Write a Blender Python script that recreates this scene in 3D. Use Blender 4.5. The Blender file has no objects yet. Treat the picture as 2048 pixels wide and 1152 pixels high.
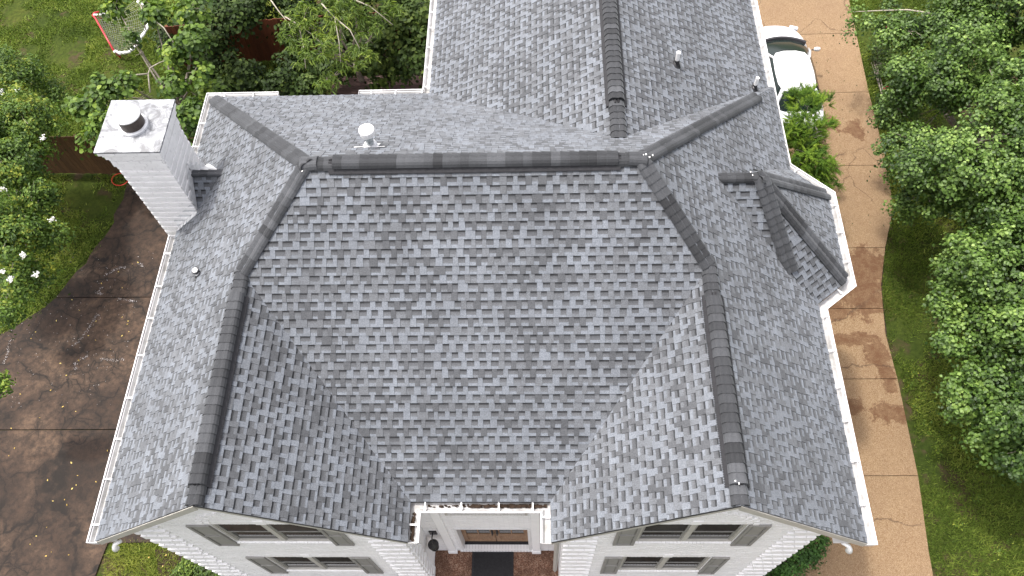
import bpy, math, random
import numpy as np
from mathutils import Vector, Matrix, noise as mnoise

random.seed(11)
rng = np.random.default_rng(7)
scn = bpy.context.scene
COL = scn.collection

# ------------------------------------------------------------------ camera
CAM_P = Vector((7.472, -7.9467, 19.408))
CAM_R = Matrix(((0.9993282901970121, 0.009155065877000402, 0.0354845484782329),
                (0.009526972820285109, 0.8700970905631743, -0.49278828088985727),
                (-0.03538651156581879, 0.4927953304996782, 0.8694254177541136)))
cd = bpy.data.cameras.new("camera")
cam = bpy.data.objects.new("camera", cd)
COL.objects.link(cam)
cam.matrix_world = Matrix.Translation(CAM_P) @ CAM_R.to_4x4()
cd.sensor_width = 36.0
cd.lens = 27.6706
cd.clip_start = 0.1
cd.clip_end = 2000
scn.camera = cam

# ------------------------------------------------------------------ sky and sun
SUN_TRAVEL = Vector((0.36, -0.17, -1.0)).normalized()
SUN_EL = math.asin(-SUN_TRAVEL.z)
SUN_AZ = math.atan2(-SUN_TRAVEL.x, -SUN_TRAVEL.y)
world = bpy.data.worlds.new("World")
scn.world = world
world.use_nodes = True
wn = world.node_tree
sky = wn.nodes.new("ShaderNodeTexSky")
sky.sky_type = 'NISHITA'
sky.sun_disc = False
sky.sun_elevation = SUN_EL
sky.sun_rotation = SUN_AZ % (2 * math.pi)
sky.air_density = 1.0
sky.dust_density = 4.0
sky.ozone_density = 1.0
hs = wn.nodes.new("ShaderNodeHueSaturation")      # thin high cloud: a whiter sky
hs.inputs["Saturation"].default_value = 0.30
wn.links.new(sky.outputs[0], hs.inputs["Color"])
wb = wn.nodes.new("ShaderNodeMix"); wb.data_type = 'RGBA'; wb.blend_type = 'MULTIPLY'
wb.inputs[0].default_value = 1.0
wb.inputs[7].default_value = (1.04, 0.99, 0.99, 1)
wn.links.new(hs.outputs[0], wb.inputs[6])
wn.links.new(wb.outputs[2], wn.nodes["Background"].inputs[0])
wn.nodes["Background"].inputs[1].default_value = 0.15
sl = bpy.data.lights.new("sun", 'SUN')
sl.energy = 1.35
sl.angle = math.radians(3.0)
sl.color = (1.0, 0.965, 0.91)
sun = bpy.data.objects.new("sun", sl)
COL.objects.link(sun)
sun.rotation_euler = SUN_TRAVEL.to_track_quat('-Z', 'Y').to_euler()
sun.location = (0, 0, 60)
scn.view_settings.view_transform = 'Standard'
scn.view_settings.look = 'None'
scn.view_settings.gamma = 1.0
scn.view_settings.use_curve_mapping = False
scn.view_settings.exposure = 1.50

# ------------------------------------------------------------------ helpers
class NT:
    def __init__(self, name, rough=0.8, spec=0.3):
        self.m = bpy.data.materials.new(name)
        self.m.use_nodes = True
        self.t = self.m.node_tree
        self.b = self.t.nodes["Principled BSDF"]
        self.b.inputs["Roughness"].default_value = rough
        self.b.inputs["Specular IOR Level"].default_value = spec
        g = self.t.nodes.new("ShaderNodeNewGeometry")
        self.pos = g.outputs["Position"]
        self.geo = g
    def node(self, kind, **kw):
        n = self.t.nodes.new(kind)
        for k, v in kw.items():
            setattr(n, k, v)
        return n
    def link(self, a, b):
        self.t.links.new(a, b)
    def put(self, sock, v):
        if hasattr(v, "is_linked") or isinstance(v, bpy.types.NodeSocket):
            self.link(v, sock)
        else:
            sock.default_value = v
    def noise(self, scale, detail=3, rough=0.55, vec=None, stretch=None, dist=0.0):
        n = self.node("ShaderNodeTexNoise")
        n.inputs["Scale"].default_value = scale
        n.inputs["Detail"].default_value = detail
        n.inputs["Roughness"].default_value = rough
        n.inputs["Distortion"].default_value = dist
        v = vec or self.pos
        if stretch:
            mp = self.node("ShaderNodeMapping")
            mp.inputs["Scale"].default_value = stretch
            self.link(v, mp.inputs[0])
            v = mp.outputs[0]
        self.link(v, n.inputs["Vector"])
        return n.outputs["Fac"]
    def voro(self, scale, feature='F1', vec=None, rnd=1.0):
        n = self.node("ShaderNodeTexVoronoi", feature=feature)
        n.inputs["Scale"].default_value = scale
        n.inputs["Randomness"].default_value = rnd
        self.link(vec or self.pos, n.inputs["Vector"])
        return n
    def ramp(self, fac, stops):
        n = self.node("ShaderNodeValToRGB")
        e = n.color_ramp.elements
        while len(e) < len(stops):
            e.new(0.5)
        for i, (p, c) in enumerate(stops):
            e[i].position = p
            e[i].color = (c[0], c[1], c[2], 1) if not isinstance(c, (int, float)) else (c, c, c, 1)
        self.link(fac, n.inputs[0])
        return n.outputs[0]
    def mix(self, fac, a, b, blend='MIX'):
        n = self.node("ShaderNodeMix", data_type='RGBA', blend_type=blend)
        self.put(n.inputs[0], fac)
        for s, v in ((n.inputs[6], a), (n.inputs[7], b)):
            if isinstance(v, tuple):
                v = (v[0], v[1], v[2], 1)
            self.put(s, v)
        return n.outputs[2]
    def math(self, op, a, b=0.0, c=None):
        n = self.node("ShaderNodeMath", operation=op)
        self.put(n.inputs[0], a)
        self.put(n.inputs[1], b)
        if c is not None:
            self.put(n.inputs[2], c)
        return n.outputs[0]
    def attr(self, name="Tone"):
        n = self.node("ShaderNodeAttribute")
        n.attribute_name = name
        return n
    def base(self, c):
        self.put(self.b.inputs["Base Color"], (c[0], c[1], c[2], 1) if isinstance(c, tuple) else c)
    def bump(self, h, strength=0.3, dist=0.01):
        n = self.node("ShaderNodeBump")
        n.inputs["Strength"].default_value = strength
        n.inputs["Distance"].default_value = dist
        self.link(h, n.inputs["Height"])
        self.link(n.outputs[0], self.b.inputs["Normal"])

def simple(name, c, rough=0.6, spec=0.3, metal=0.0, var=0.0, scale=8.0, bump=0.0):
    k = NT(name, rough, spec)
    k.b.inputs["Metallic"].default_value = metal
    if var > 0:
        f = k.noise(scale, 5, 0.65)
        lo = tuple(x * (1 - var) for x in c)
        hi = tuple(min(1, x * (1 + var * 0.6)) for x in c)
        k.base(k.ramp(f, [(0.32, lo), (0.62, hi)]))
    else:
        k.base(tuple(c))
    if bump > 0:
        k.bump(k.noise(scale * 8, 4, 0.6), bump, 0.004)
    return k.m

class MB:
    """Collects vertices and faces (with a per-vertex tone) for ONE mesh."""
    def __init__(self):
        self.v = []; self.f = []; self.c = []
    def add(self, vs, fs, tone=1.0):
        o = len(self.v)
        self.v += [tuple(p) for p in vs]
        self.f += [tuple(i + o for i in f) for f in fs]
        if isinstance(tone, (int, float)):
            self.c += [tone] * len(vs)
        else:
            self.c += list(tone)
        return self
    def box(self, a, b, tone=1.0):
        x0, y0, z0 = a; x1, y1, z1 = b
        vs = [(x0,y0,z0),(x1,y0,z0),(x1,y1,z0),(x0,y1,z0),(x0,y0,z1),(x1,y0,z1),(x1,y1,z1),(x0,y1,z1)]
        return self.add(vs, [(0,3,2,1),(4,5,6,7),(0,1,5,4),(1,2,6,5),(2,3,7,6),(3,0,4,7)], tone)
    def obox(self, c, ax, ay, az, tone=1.0):
        """box from centre and three half-axis vectors"""
        c = Vector(c); ax = Vector(ax); ay = Vector(ay); az = Vector(az)
        vs = [c+sx*ax+sy*ay+sz*az for sz in (-1,1) for sx, sy in ((-1,-1),(1,-1),(1,1),(-1,1))]
        return self.add(vs, [(0,3,2,1),(4,5,6,7),(0,1,5,4),(1,2,6,5),(2,3,7,6),(3,0,4,7)], tone)
    def tube(self, pts, rad, n=8, tone=1.0, cap=True, close=False):
        pts = [Vector(p) for p in pts]
        rr = rad if isinstance(rad, (list, tuple)) else [rad] * len(pts)
        vs = []; fs = []
        m = len(pts)
        up = None
        for i, p in enumerate(pts):
            if close:
                d = (pts[(i+1) % m] - pts[i-1])
            else:
                d = pts[min(i+1, m-1)] - pts[max(i-1, 0)]
            d = d.normalized() if d.length > 1e-9 else Vector((0,0,1))
            if up is None:
                up = Vector((0,0,1)) if abs(d.z) < 0.9 else Vector((1,0,0))
            a = d.cross(up).normalized(); b = a.cross(d).normalized()
            up = b
            for k in range(n):
                t = 2*math.pi*k/n
                vs.append(p + (a*math.cos(t) + b*math.sin(t))*rr[i])
        for i in range(m if close else m-1):
            j = (i+1) % m
            for k in range(n):
                k2 = (k+1) % n
                fs.append((i*n+k, i*n+k2, j*n+k2, j*n+k))
        if cap and not close:
            fs.append(tuple(range(n))[::-1]); fs.append(tuple((m-1)*n+k for k in range(n)))
        return self.add(vs, fs, tone)
    def lathe(self, prof, c=(0,0,0), n=20, tone=1.0):
        vs = []; fs = []
        for r, z in prof:
            for k in range(n):
                t = 2*math.pi*k/n
                vs.append((c[0]+r*math.cos(t), c[1]+r*math.sin(t), c[2]+z))
        for i in range(len(prof)-1):
            for k in range(n):
                k2 = (k+1) % n
                fs.append((i*n+k, i*n+k2, (i+1)*n+k2, (i+1)*n+k))
        fs.append(tuple(range(n))[::-1]); fs.append(tuple((len(prof)-1)*n+k for k in range(n)))
        return self.add(vs, fs, tone)
    def obj(self, name, mat, parent=None, loc=None, smooth=False, bevel=0.0):
        me = bpy.data.meshes.new(name)
        if loc is not None:
            L = Vector(loc)
            me.from_pydata([Vector(p)-L for p in self.v], [], self.f)
        else:
            me.from_pydata(self.v, [], self.f)
        a = me.color_attributes.new("Tone", 'FLOAT_COLOR', 'POINT')
        arr = np.ones((len(self.c), 4), dtype=np.float32)
        arr[:, :3] = np.array(self.c, dtype=np.float32)[:, None]
        a.data.foreach_set("color", arr.ravel())
        if smooth:
            me.polygons.foreach_set("use_smooth", [True]*len(me.polygons))
        me.materials.append(mat)
        me.update()
        o = bpy.data.objects.new(name, me)
        COL.objects.link(o)
        if loc is not None:
            o.location = loc
        if parent is not None:
            o.parent = parent
        if bevel > 0:
            md = o.modifiers.new("bevel", 'BEVEL'); md.width = bevel; md.segments = 2; md.limit_method = 'ANGLE'
        return o

def npmesh(name, verts, faces, tone, mat, parent=None):
    """verts (N,3), faces (M,k) of one size, tone (N,) or (N,3)"""
    me = bpy.data.meshes.new(name)
    N, (M, K) = len(verts), faces.shape
    me.vertices.add(N); me.vertices.foreach_set("co", verts.astype(np.float32).ravel())
    me.loops.add(M*K); me.loops.foreach_set("vertex_index", faces.astype(np.int32).ravel())
    me.polygons.add(M)
    me.polygons.foreach_set("loop_start", np.arange(0, M*K, K, dtype=np.int32))
    me.polygons.foreach_set("loop_total", np.full(M, K, dtype=np.int32))
    a = me.color_attributes.new("Tone", 'FLOAT_COLOR', 'POINT')
    arr = np.ones((N, 4), dtype=np.float32)
    arr[:, :3] = tone[:, None] if tone.ndim == 1 else tone
    a.data.foreach_set("color", arr.ravel())
    me.materials.append(mat)
    me.update(calc_edges=True)
    o = bpy.data.objects.new(name, me)
    COL.objects.link(o)
    if parent is not None:
        o.parent = parent
    return o

def empty(name, loc, label=None, cat=None, group=None, kind=None):
    o = bpy.data.objects.new(name, None)
    COL.objects.link(o); o.location = loc
    o.empty_display_size = 0.2
    tag(o, label, cat, group, kind)
    return o
def tag(o, label=None, cat=None, group=None, kind=None):
    if label: o["label"] = label
    if cat: o["category"] = cat
    if group: o["group"] = group
    if kind: o["kind"] = kind
    return o
def keep(o, parent):
    """parent while keeping world placement (parents here carry only a location)"""
    o.parent = parent
    o.matrix_parent_inverse = Matrix.Translation(-Vector(parent.location))
    return o

def clip(poly, clipper):
    """Sutherland-Hodgman in 2D; clipper convex and counter-clockwise"""
    out = poly
    n = len(clipper)
    for i in range(n):
        ax, ay = clipper[i]; bx, by = clipper[(i+1) % n]
        ex, ey = bx-ax, by-ay
        inp, out = out, []
        if not inp:
            return []
        def side(p): return ex*(p[1]-ay) - ey*(p[0]-ax)
        s = inp[-1]; ss = side(s)
        for p in inp:
            sp = side(p)
            if sp >= 0:
                if ss < 0:
                    t = ss/(ss-sp); out.append((s[0]+(p[0]-s[0])*t, s[1]+(p[1]-s[1])*t))
                out.append(p)
            elif ss >= 0:
                t = ss/(ss-sp); out.append((s[0]+(p[0]-s[0])*t, s[1]+(p[1]-s[1])*t))
            s, ss = p, sp
    return out
def ccw(poly):
    a = sum(poly[i][0]*poly[(i+1) % len(poly)][1]-poly[(i+1) % len(poly)][0]*poly[i][1] for i in range(len(poly)))
    return poly if a > 0 else poly[::-1]
def parea(poly):
    return abs(sum(poly[i][0]*poly[(i+1) % len(poly)][1]-poly[(i+1) % len(poly)][0]*poly[i][1] for i in range(len(poly))))/2

CAM_RT = CAM_R.transposed()
def to_frame(p):
    v = CAM_RT @ (Vector(p)-CAM_P)
    if v.z > -0.1: return None
    f = 1574.15
    return (1024+f*v.x/-v.z, 576-f*v.y/-v.z, -v.z)

def emit(pieces, name, parent, mat, n_single, rest_name, flat=None):
    """pieces: list of (verts, faces, tones, centre, area, normal). The n_single that show largest become objects, the rest one mesh."""
    sc = []
    for i, (vs, fs, ts, c, area, nrm) in enumerate(pieces):
        q = to_frame(c)
        s = 0.0
        if q and 0 < q[0] < 2048 and 0 < q[1] < 1152:
            d = CAM_P - c
            s = max(0.0, area*nrm.dot(d.normalized())/d.length_squared)
        sc.append((s, i))
    sc.sort(reverse=True)
    top = set(i for s, i in sc[:n_single] if s > 0)
    rest = MB()
    for i, (vs, fs, ts, c, area, nrm) in enumerate(pieces):
        if i in top:
            mb = MB(); mb.add(vs, fs, ts)
            keep(mb.obj(name, mat, None, loc=tuple(c)), parent)
        else:
            rest.add(vs, fs, ts)
    if rest.v:
        o = keep(rest.obj(rest_name, mat), parent)
        o["kind"] = "stuff"

# ------------------------------------------------------------------ materials
def mat_shingle(name, gran=0.36, blue=True):
    k = NT(name, 0.85, 0.35)
    a = k.attr()
    sep = k.node("ShaderNodeSeparateColor"); k.link(a.outputs["Color"], sep.inputs[0])
    r = sep.outputs[0]
    tint = k.ramp(r, [(0.03, (0.90, 0.955, 1.03)), (0.10, (0.905, 0.955, 1.015)), (0.165, (0.86, 0.948, 1.06))])
    g1 = k.noise(115, 2, 0.7)
    g2 = k.noise(46, 2, 0.6)
    gm = k.math('MULTIPLY_ADD', k.math('SUBTRACT', g1, 0.5), gran*6.0, 1.0)
    gm = k.math('ADD', gm, k.math('MULTIPLY', k.math('SUBTRACT', g2, 0.5), gran*2.2))
    big = k.noise(0.7, 4, 0.6)
    wm = k.math('MULTIPLY_ADD', k.math('SUBTRACT', big, 0.5), 0.75, 1.0)
    streak = k.noise(1.0, 3, 0.6, stretch=(5.0, 0.6, 0.6))
    wm = k.math('ADD', wm, k.math('MULTIPLY', k.math('SUBTRACT', streak, 0.5), 0.40))
    val = k.math('MULTIPLY', k.math('MULTIPLY', r, gm), wm)
    vc = k.node("ShaderNodeCombineColor")
    for i in range(3): k.link(val, vc.inputs[i])
    k.base(k.mix(1.0, vc.outputs[0], tint, 'MULTIPLY'))
    k.bump(g1, 0.5, 0.003)
    k.b.inputs["Sheen Weight"].default_value = 0.14      # mineral granules brighten at a glancing view
    k.b.inputs["Sheen Roughness"].default_value = 0.45
    k.b.inputs["Sheen Tint"].default_value = (0.92, 0.97, 1.0, 1)
    return k.m
M_SHINGLE = mat_shingle("shingle_granules")
M_CAP = mat_shingle("ridge_cap_granules", 0.26)

def mat_brickpaint(name, c=(0.865, 0.86, 0.845)):
    k = NT(name, 0.62, 0.3)
    a = k.attr()
    n1 = k.noise(2.2, 5, 0.65)
    n2 = k.noise(26, 4, 0.7)
    col = k.ramp(n1, [(0.25, tuple(x*0.93 for x in c)), (0.6, c)])
    col = k.mix(k.ramp(n2, [(0.66, 0.0), (0.78, 0.22)]), col, (0.42, 0.40, 0.37))
    k.base(k.mix(1.0, col, a.outputs["Color"], 'MULTIPLY'))
    k.bump(k.noise(60, 4, 0.65), 0.35, 0.004)
    return k.m
M_BRICK = mat_brickpaint("white_painted_brick")
M_MORTAR = mat_brickpaint("painted_mortar", (0.60, 0.595, 0.58))
M_GUTTER = simple("gutter_enamel", (0.66, 0.66, 0.655), 0.35, 0.5, var=0.10, scale=3)
def mat_trough():
    k = NT("gutter_trough", 0.55, 0.3)
    f = k.noise(3.0, 5, 0.7); g = k.noise(22, 4, 0.7)
    c = k.ramp(f, [(0.35, (0.27, 0.265, 0.25)), (0.55, (0.42, 0.42, 0.415))])
    k.base(k.mix(k.ramp(g, [(0.60, 0.0), (0.72, 0.4)]), c, (0.13, 0.11, 0.085)))
    return k.m
M_TROUGH = mat_trough()
M_TAUPE = simple("taupe_paint", (0.262, 0.257, 0.238), 0.5, 0.3, var=0.08, scale=6)
M_BEIGE = simple("beige_trim", (0.44, 0.425, 0.38), 0.5, 0.3, var=0.10, scale=5)
M_WTRIM = simple("white_trim", (0.72, 0.72, 0.71), 0.45, 0.35, var=0.05)
M_BLACK = simple("black_rubber", (0.022, 0.022, 0.024), 0.6, 0.3, var=0.3, scale=20)
M_BLACKMETAL = simple("black_iron", (0.018, 0.018, 0.018), 0.4, 0.5, var=0.3, scale=12)
M_GLASS = NT("window_glass", 0.08, 0.22)
M_GLASS.base(M_GLASS.ramp(M_GLASS.noise(1.4, 2), [(0.3, (0.012, 0.014, 0.014)), (0.7, (0.045, 0.05, 0.048))]))
M_GLASS = M_GLASS.m
M_BLIND = simple("blind_slats", (0.22, 0.22, 0.205), 0.6, 0.3)
M_PVC = simple("white_pvc", (0.83, 0.83, 0.81), 0.4, 0.4)
M_GALV = simple("galvanised_steel", (0.46, 0.50, 0.51), 0.35, 0.5, metal=0.6, var=0.35, scale=30)
M_LEAD = simple("painted_flashing", (0.60, 0.61, 0.61), 0.45, 0.4, var=0.25, scale=9)
M_SOFFIT = simple("soffit_board", (0.62, 0.61, 0.58), 0.6)
M_DECK = simple("roof_felt", (0.05, 0.05, 0.052), 0.9)

def mat_wood(name, lo, hi, stretch, rough=0.55):
    k = NT(name, rough, 0.35)
    a = k.attr()
    f = k.noise(6, 5, 0.65, stretch=stretch)
    k.base(k.mix(1.0, k.ramp(f, [(0.3, lo), (0.7, hi)]), a.outputs["Color"], 'MULTIPLY'))
    k.bump(f, 0.25, 0.003)
    return k.m
M_DOOR = mat_wood("oiled_door_wood", (0.18, 0.10, 0.055), (0.36, 0.23, 0.135), (8, 8, 0.7))
M_FENCE = mat_wood("stained_fence_wood", (0.052, 0.025, 0.009), (0.120, 0.062, 0.024), (9, 9, 0.8), 0.75)
M_REDFENCE = mat_wood("red_stained_wood", (0.075, 0.022, 0.010), (0.17, 0.05, 0.022), (9, 9, 0.8), 0.75)
M_DECKWOOD = mat_wood("weathered_deck_wood", (0.085, 0.05, 0.042), (0.19, 0.125, 0.11), (0.8, 9, 9), 0.8)

def mat_aggregate():
    k = NT("exposed_aggregate", 0.85, 0.25)
    p = k.voro(75)
    q = k.noise(130, 3, 0.7)
    c = k.ramp(p.outputs["Color"], [(0.15, (0.150, 0.094, 0.049)), (0.5, (0.235, 0.156, 0.082)), (0.9, (0.35, 0.265, 0.165))])
    c = k.mix(k.ramp(q, [(0.40, 0.0), (0.62, 0.55)]), c, (0.135, 0.082, 0.046))
    w = k.noise(0.8, 5, 0.6)
    c = k.mix(k.ramp(w, [(0.35, 0.30), (0.62, 0.0)]), c, (0.165, 0.105, 0.062))
    a = k.attr()
    # wet stains with a shape of their own, laid out by noise near given spots
    sep = k.node("ShaderNodeSeparateXYZ"); k.link(k.pos, sep.inputs[0])
    tot = None
    nz = k.noise(3.4, 7, 0.72)
    for (sx, sy, rx, ry) in STAINS:
        dx = k.math('DIVIDE', k.math('SUBTRACT', sep.outputs[0], sx), rx)
        dy = k.math('DIVIDE', k.math('SUBTRACT', sep.outputs[1], sy), ry)
        d = k.math('SQRT', k.math('ADD', k.math('MULTIPLY', dx, dx), k.math('MULTIPLY', dy, dy)))
        d = k.math('ADD', d, k.math('MULTIPLY', k.math('SUBTRACT', nz, 0.5), 3.0))
        m = k.ramp(d, [(0.80, 1.0), (1.0, 0.0)])
        tot = m if tot is None else k.math('MAXIMUM', tot, m)
    c = k.mix(k.math('MULTIPLY', tot, k.ramp(k.noise(5.5, 6, 0.75), [(0.36, 0.45), (0.58, 0.92)])), c, k.mix(k.ramp(q, [(0.45, 0.0), (0.7, 1.0)]), (0.080, 0.038, 0.018), (0.165, 0.085, 0.040)))
    # hairline cracks
    wv = k.node("ShaderNodeMapping"); wv.inputs["Scale"].default_value = (0.33, 0.26, 0.3)
    nn = k.node("ShaderNodeTexNoise"); nn.inputs["Scale"].default_value = 1.3; nn.inputs["Detail"].default_value = 5
    k.link(k.pos, nn.inputs["Vector"])
    va = k.node("ShaderNodeVectorMath", operation='MULTIPLY_ADD')
    k.link(nn.outputs["Color"], va.inputs[0]); va.inputs[1].default_value = (0.9, 0.9, 0); k.link(k.pos, va.inputs[2])
    k.link(va.outputs[0], wv.inputs[0])
    e = k.voro(1.0, 'DISTANCE_TO_EDGE', wv.outputs[0])
    cr = k.ramp(e.outputs[0], [(0.0015, 0.8), (0.005, 0.0)])
    msk = k.ramp(k.noise(0.35, 2), [(0.47, 0.0), (0.52, 1.0)])
    c = k.mix(k.math('MULTIPLY', cr, msk), c, (0.06, 0.035, 0.02))
    k.base(k.mix(1.0, c, a.outputs["Color"], 'MULTIPLY'))
    k.bump(p.outputs["Distance"], 0.5, 0.006)
    return k.m
STAINS = [(16.45, 8.95, 0.55, 0.45), (17.35, 8.6, 0.35, 0.4), (15.65, 4.45, 0.45, 0.7), (16.55, 3.6, 0.75, 0.75), (16.4, 2.75, 0.8, 0.8),
          (15.5, 2.4, 0.45, 0.5), (15.9, 1.35, 0.7, 0.22), (16.4, 0.9, 0.35, 0.45), (16.5, 0.3, 0.25, 0.5), (15.35, -0.55, 0.45, 0.25), (16.35, -0.75, 0.55, 0.28)]
M_AGG = mat_aggregate()

def mat_oldconcrete():
    k = NT("dark_old_concrete", 0.8, 0.3)  # dark brown base colour with patches and cracks
    a = k.attr()
    w = k.noise(0.42, 5, 0.62, dist=0.6)
    c = k.ramp(w, [(0.36, (0.030, 0.0175, 0.0105)), (0.48, (0.048, 0.0290, 0.0180)), (0.57, (0.068, 0.042, 0.026)), (0.68, (0.100, 0.064, 0.040))])
    m = k.noise(7, 6, 0.72)
    c = k.mix(k.ramp(m, [(0.38, 0.75), (0.62, 0.0)]), c, (0.012, 0.0085, 0.006))
    g = k.noise(120, 3, 0.8)
    c = k.mix(k.ramp(g, [(0.60, 0.0), (0.75, 0.5)]), c, (0.11, 0.085, 0.06))
    nn = k.node("ShaderNodeTexNoise"); nn.inputs["Scale"].default_value = 2.0; nn.inputs["Detail"].default_value = 6
    k.link(k.pos, nn.inputs["Vector"])
    cracks = None
    for sc_, wd, amp in ((0.62, 0.016, 0.8), (1.6, 0.020, 0.5), (3.4, 0.028, 0.3)):
        va = k.node("ShaderNodeVectorMath", operation='MULTIPLY_ADD')
        k.link(nn.outputs["Color"], va.inputs[0]); va.inputs[1].default_value = (amp, amp, 0); k.link(k.pos, va.inputs[2])
        e = k.voro(sc_, 'DISTANCE_TO_EDGE', va.outputs[0])
        cr = k.ramp(e.outputs[0], [(wd*0.4, 0.9), (wd*1.8, 0.0)])
        halo = k.ramp(e.outputs[0], [(wd*1.2, 0.45), (wd*7, 0.0)])
        cr = k.math('MAXIMUM', cr, halo)
        if sc_ > 1:
            cr = k.math('MULTIPLY', cr, k.ramp(k.noise(0.5, 3), [(0.45, 0.0), (0.58, 1.0)]))
        cracks = cr if cracks is None else k.math('MAXIMUM', cracks, cr)
    c = k.mix(k.math('MULTIPLY', cracks, k.ramp(k.noise(3.0, 4), [(0.34, 0.35), (0.52, 1.0)])), c, (0.006, 0.0045, 0.003))
    moss = k.ramp(k.noise(1.7, 6, 0.75), [(0.66, 0.0), (0.76, 0.5)])
    c = k.mix(moss, c, (0.018, 0.024, 0.006))
    k.base(k.mix(1.0, c, a.outputs["Color"], 'MULTIPLY'))
    k.bump(m, 0.4, 0.01)
    return k.m
M_OLDCON = mat_oldconcrete()

def mat_lawn():
    k = NT("lawn_soil_and_grass", 0.95, 0.1)
    a = k.noise(0.55, 5, 0.6); b = k.noise(9, 5, 0.7); d = k.noise(0.9, 5, 0.65, vec=None, dist=0.8)
    c = k.ramp(a, [(0.3, (0.026, 0.042, 0.007)), (0.55, (0.050, 0.068, 0.011)), (0.75, (0.085, 0.090, 0.018))])
    c = k.mix(k.ramp(b, [(0.35, 0.6), (0.6, 0.0)]), c, (0.010, 0.017, 0.004))
    c = k.mix(k.ramp(d, [(0.52, 0.0), (0.62, 0.9)]), c, k.mix(b, (0.030, 0.020, 0.012), (0.085, 0.060, 0.036)))
    k.base(c)
    k.bump(b, 0.8, 0.03)
    return k.m
M_LAWN = mat_lawn()
M_SOIL = simple("dark_soil", (0.035, 0.024, 0.017), 0.95, 0.1, var=0.6, scale=14, bump=0.8)

def mat_leaf(name, dark, mid, light, rough=0.42, trans=0.30, spec=0.45):
    k = NT(name, rough, spec)
    a = k.attr()
    sep = k.node("ShaderNodeSeparateColor"); k.link(a.outputs["Color"], sep.inputs[0])
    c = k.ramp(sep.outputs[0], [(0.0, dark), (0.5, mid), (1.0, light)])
    k.base(c)
    tr = k.node("ShaderNodeBsdfTranslucent")
    k.link(k.mix(1.0, c, (1.5, 1.6, 0.6), 'MULTIPLY'), tr.inputs[0])
    ms = k.node("ShaderNodeMixShader"); ms.inputs[0].default_value = trans
    k.link(k.b.outputs[0], ms.inputs[1]); k.link(tr.outputs[0], ms.inputs[2])
    out = k.t.nodes["Material Output"]
    k.link(ms.outputs[0], out.inputs[0])
    return k.m
M_LEAF_PEAR = mat_leaf("pear_leaf", (0.020, 0.046, 0.007), (0.088, 0.158, 0.026), (0.27, 0.38, 0.095), 0.50, 0.20, 0.35)
M_LEAF_REDBUD = mat_leaf("broad_leaf", (0.032, 0.068, 0.012), (0.110, 0.185, 0.024), (0.29, 0.36, 0.050), 0.55, 0.30, 0.3)
M_LEAF_DARK = mat_leaf("vine_leaf", (0.010, 0.022, 0.004), (0.032, 0.058, 0.009), (0.095, 0.135, 0.026), 0.6, 0.15, 0.2)
M_LEAF_PEACH = mat_leaf("peach_leaf", (0.028, 0.056, 0.009), (0.085, 0.140, 0.018), (0.23, 0.29, 0.045), 0.55, 0.25, 0.3)
M_LEAF_MYRTLE = mat_leaf("myrtle_leaf", (0.026, 0.058, 0.008), (0.098, 0.170, 0.020), (0.32, 0.32, 0.035), 0.55, 0.28, 0.3)
M_LEAF_CYP = mat_leaf("cypress_frond", (0.022, 0.055, 0.006), (0.080, 0.150, 0.012), (0.20, 0.29, 0.028), 0.7, 0.28, 0.2)
M_LEAF_HOLLY = mat_leaf("holly_leaf", (0.020, 0.055, 0.008), (0.055, 0.135, 0.020), (0.15, 0.28, 0.055), 0.5, 0.15, 0.25)
M_GRASS = mat_leaf("grass_blade", (0.036, 0.064, 0.010), (0.125, 0.180, 0.028), (0.31, 0.33, 0.075), 0.8, 0.2, 0.15)
M_BARK = simple("grey_bark", (0.21, 0.185, 0.15), 0.9, 0.1, var=0.5, scale=14, bump=0.5)
M_TWIG = simple("pale_twig", (0.34, 0.31, 0.25), 0.8, 0.1, var=0.3, scale=20)
M_PETAL = simple("white_petals", (0.82, 0.82, 0.78), 0.7, 0.1)
M_PINK = simple("crimson_petals", (0.45, 0.02, 0.07), 0.6, 0.2)

# ------------------------------------------------------------------ ground
E = 6.1            # eave height above the ground
def sheet(name, pts, z, mat, thick=0.0, kind="structure", parent=None, tone=1.0):
    n = len(pts)
    mb = MB()
    vs = [(x, y, z) for x, y in pts]
    fs = [tuple(range(n))]
    if thick > 0:
        vs += [(x, y, z-thick) for x, y in pts]
        fs += [(i, i+n, (i+1) % n + n, (i+1) % n) for i in range(n)]
    mb.add(vs, fs, tone)
    o = mb.obj(name, mat, parent)
    if kind: o["kind"] = kind
    return o
g = sheet("ground", [(-400, -400), (400, -400), (400, 400), (-400, 400)], 0.0, M_LAWN)

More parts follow.
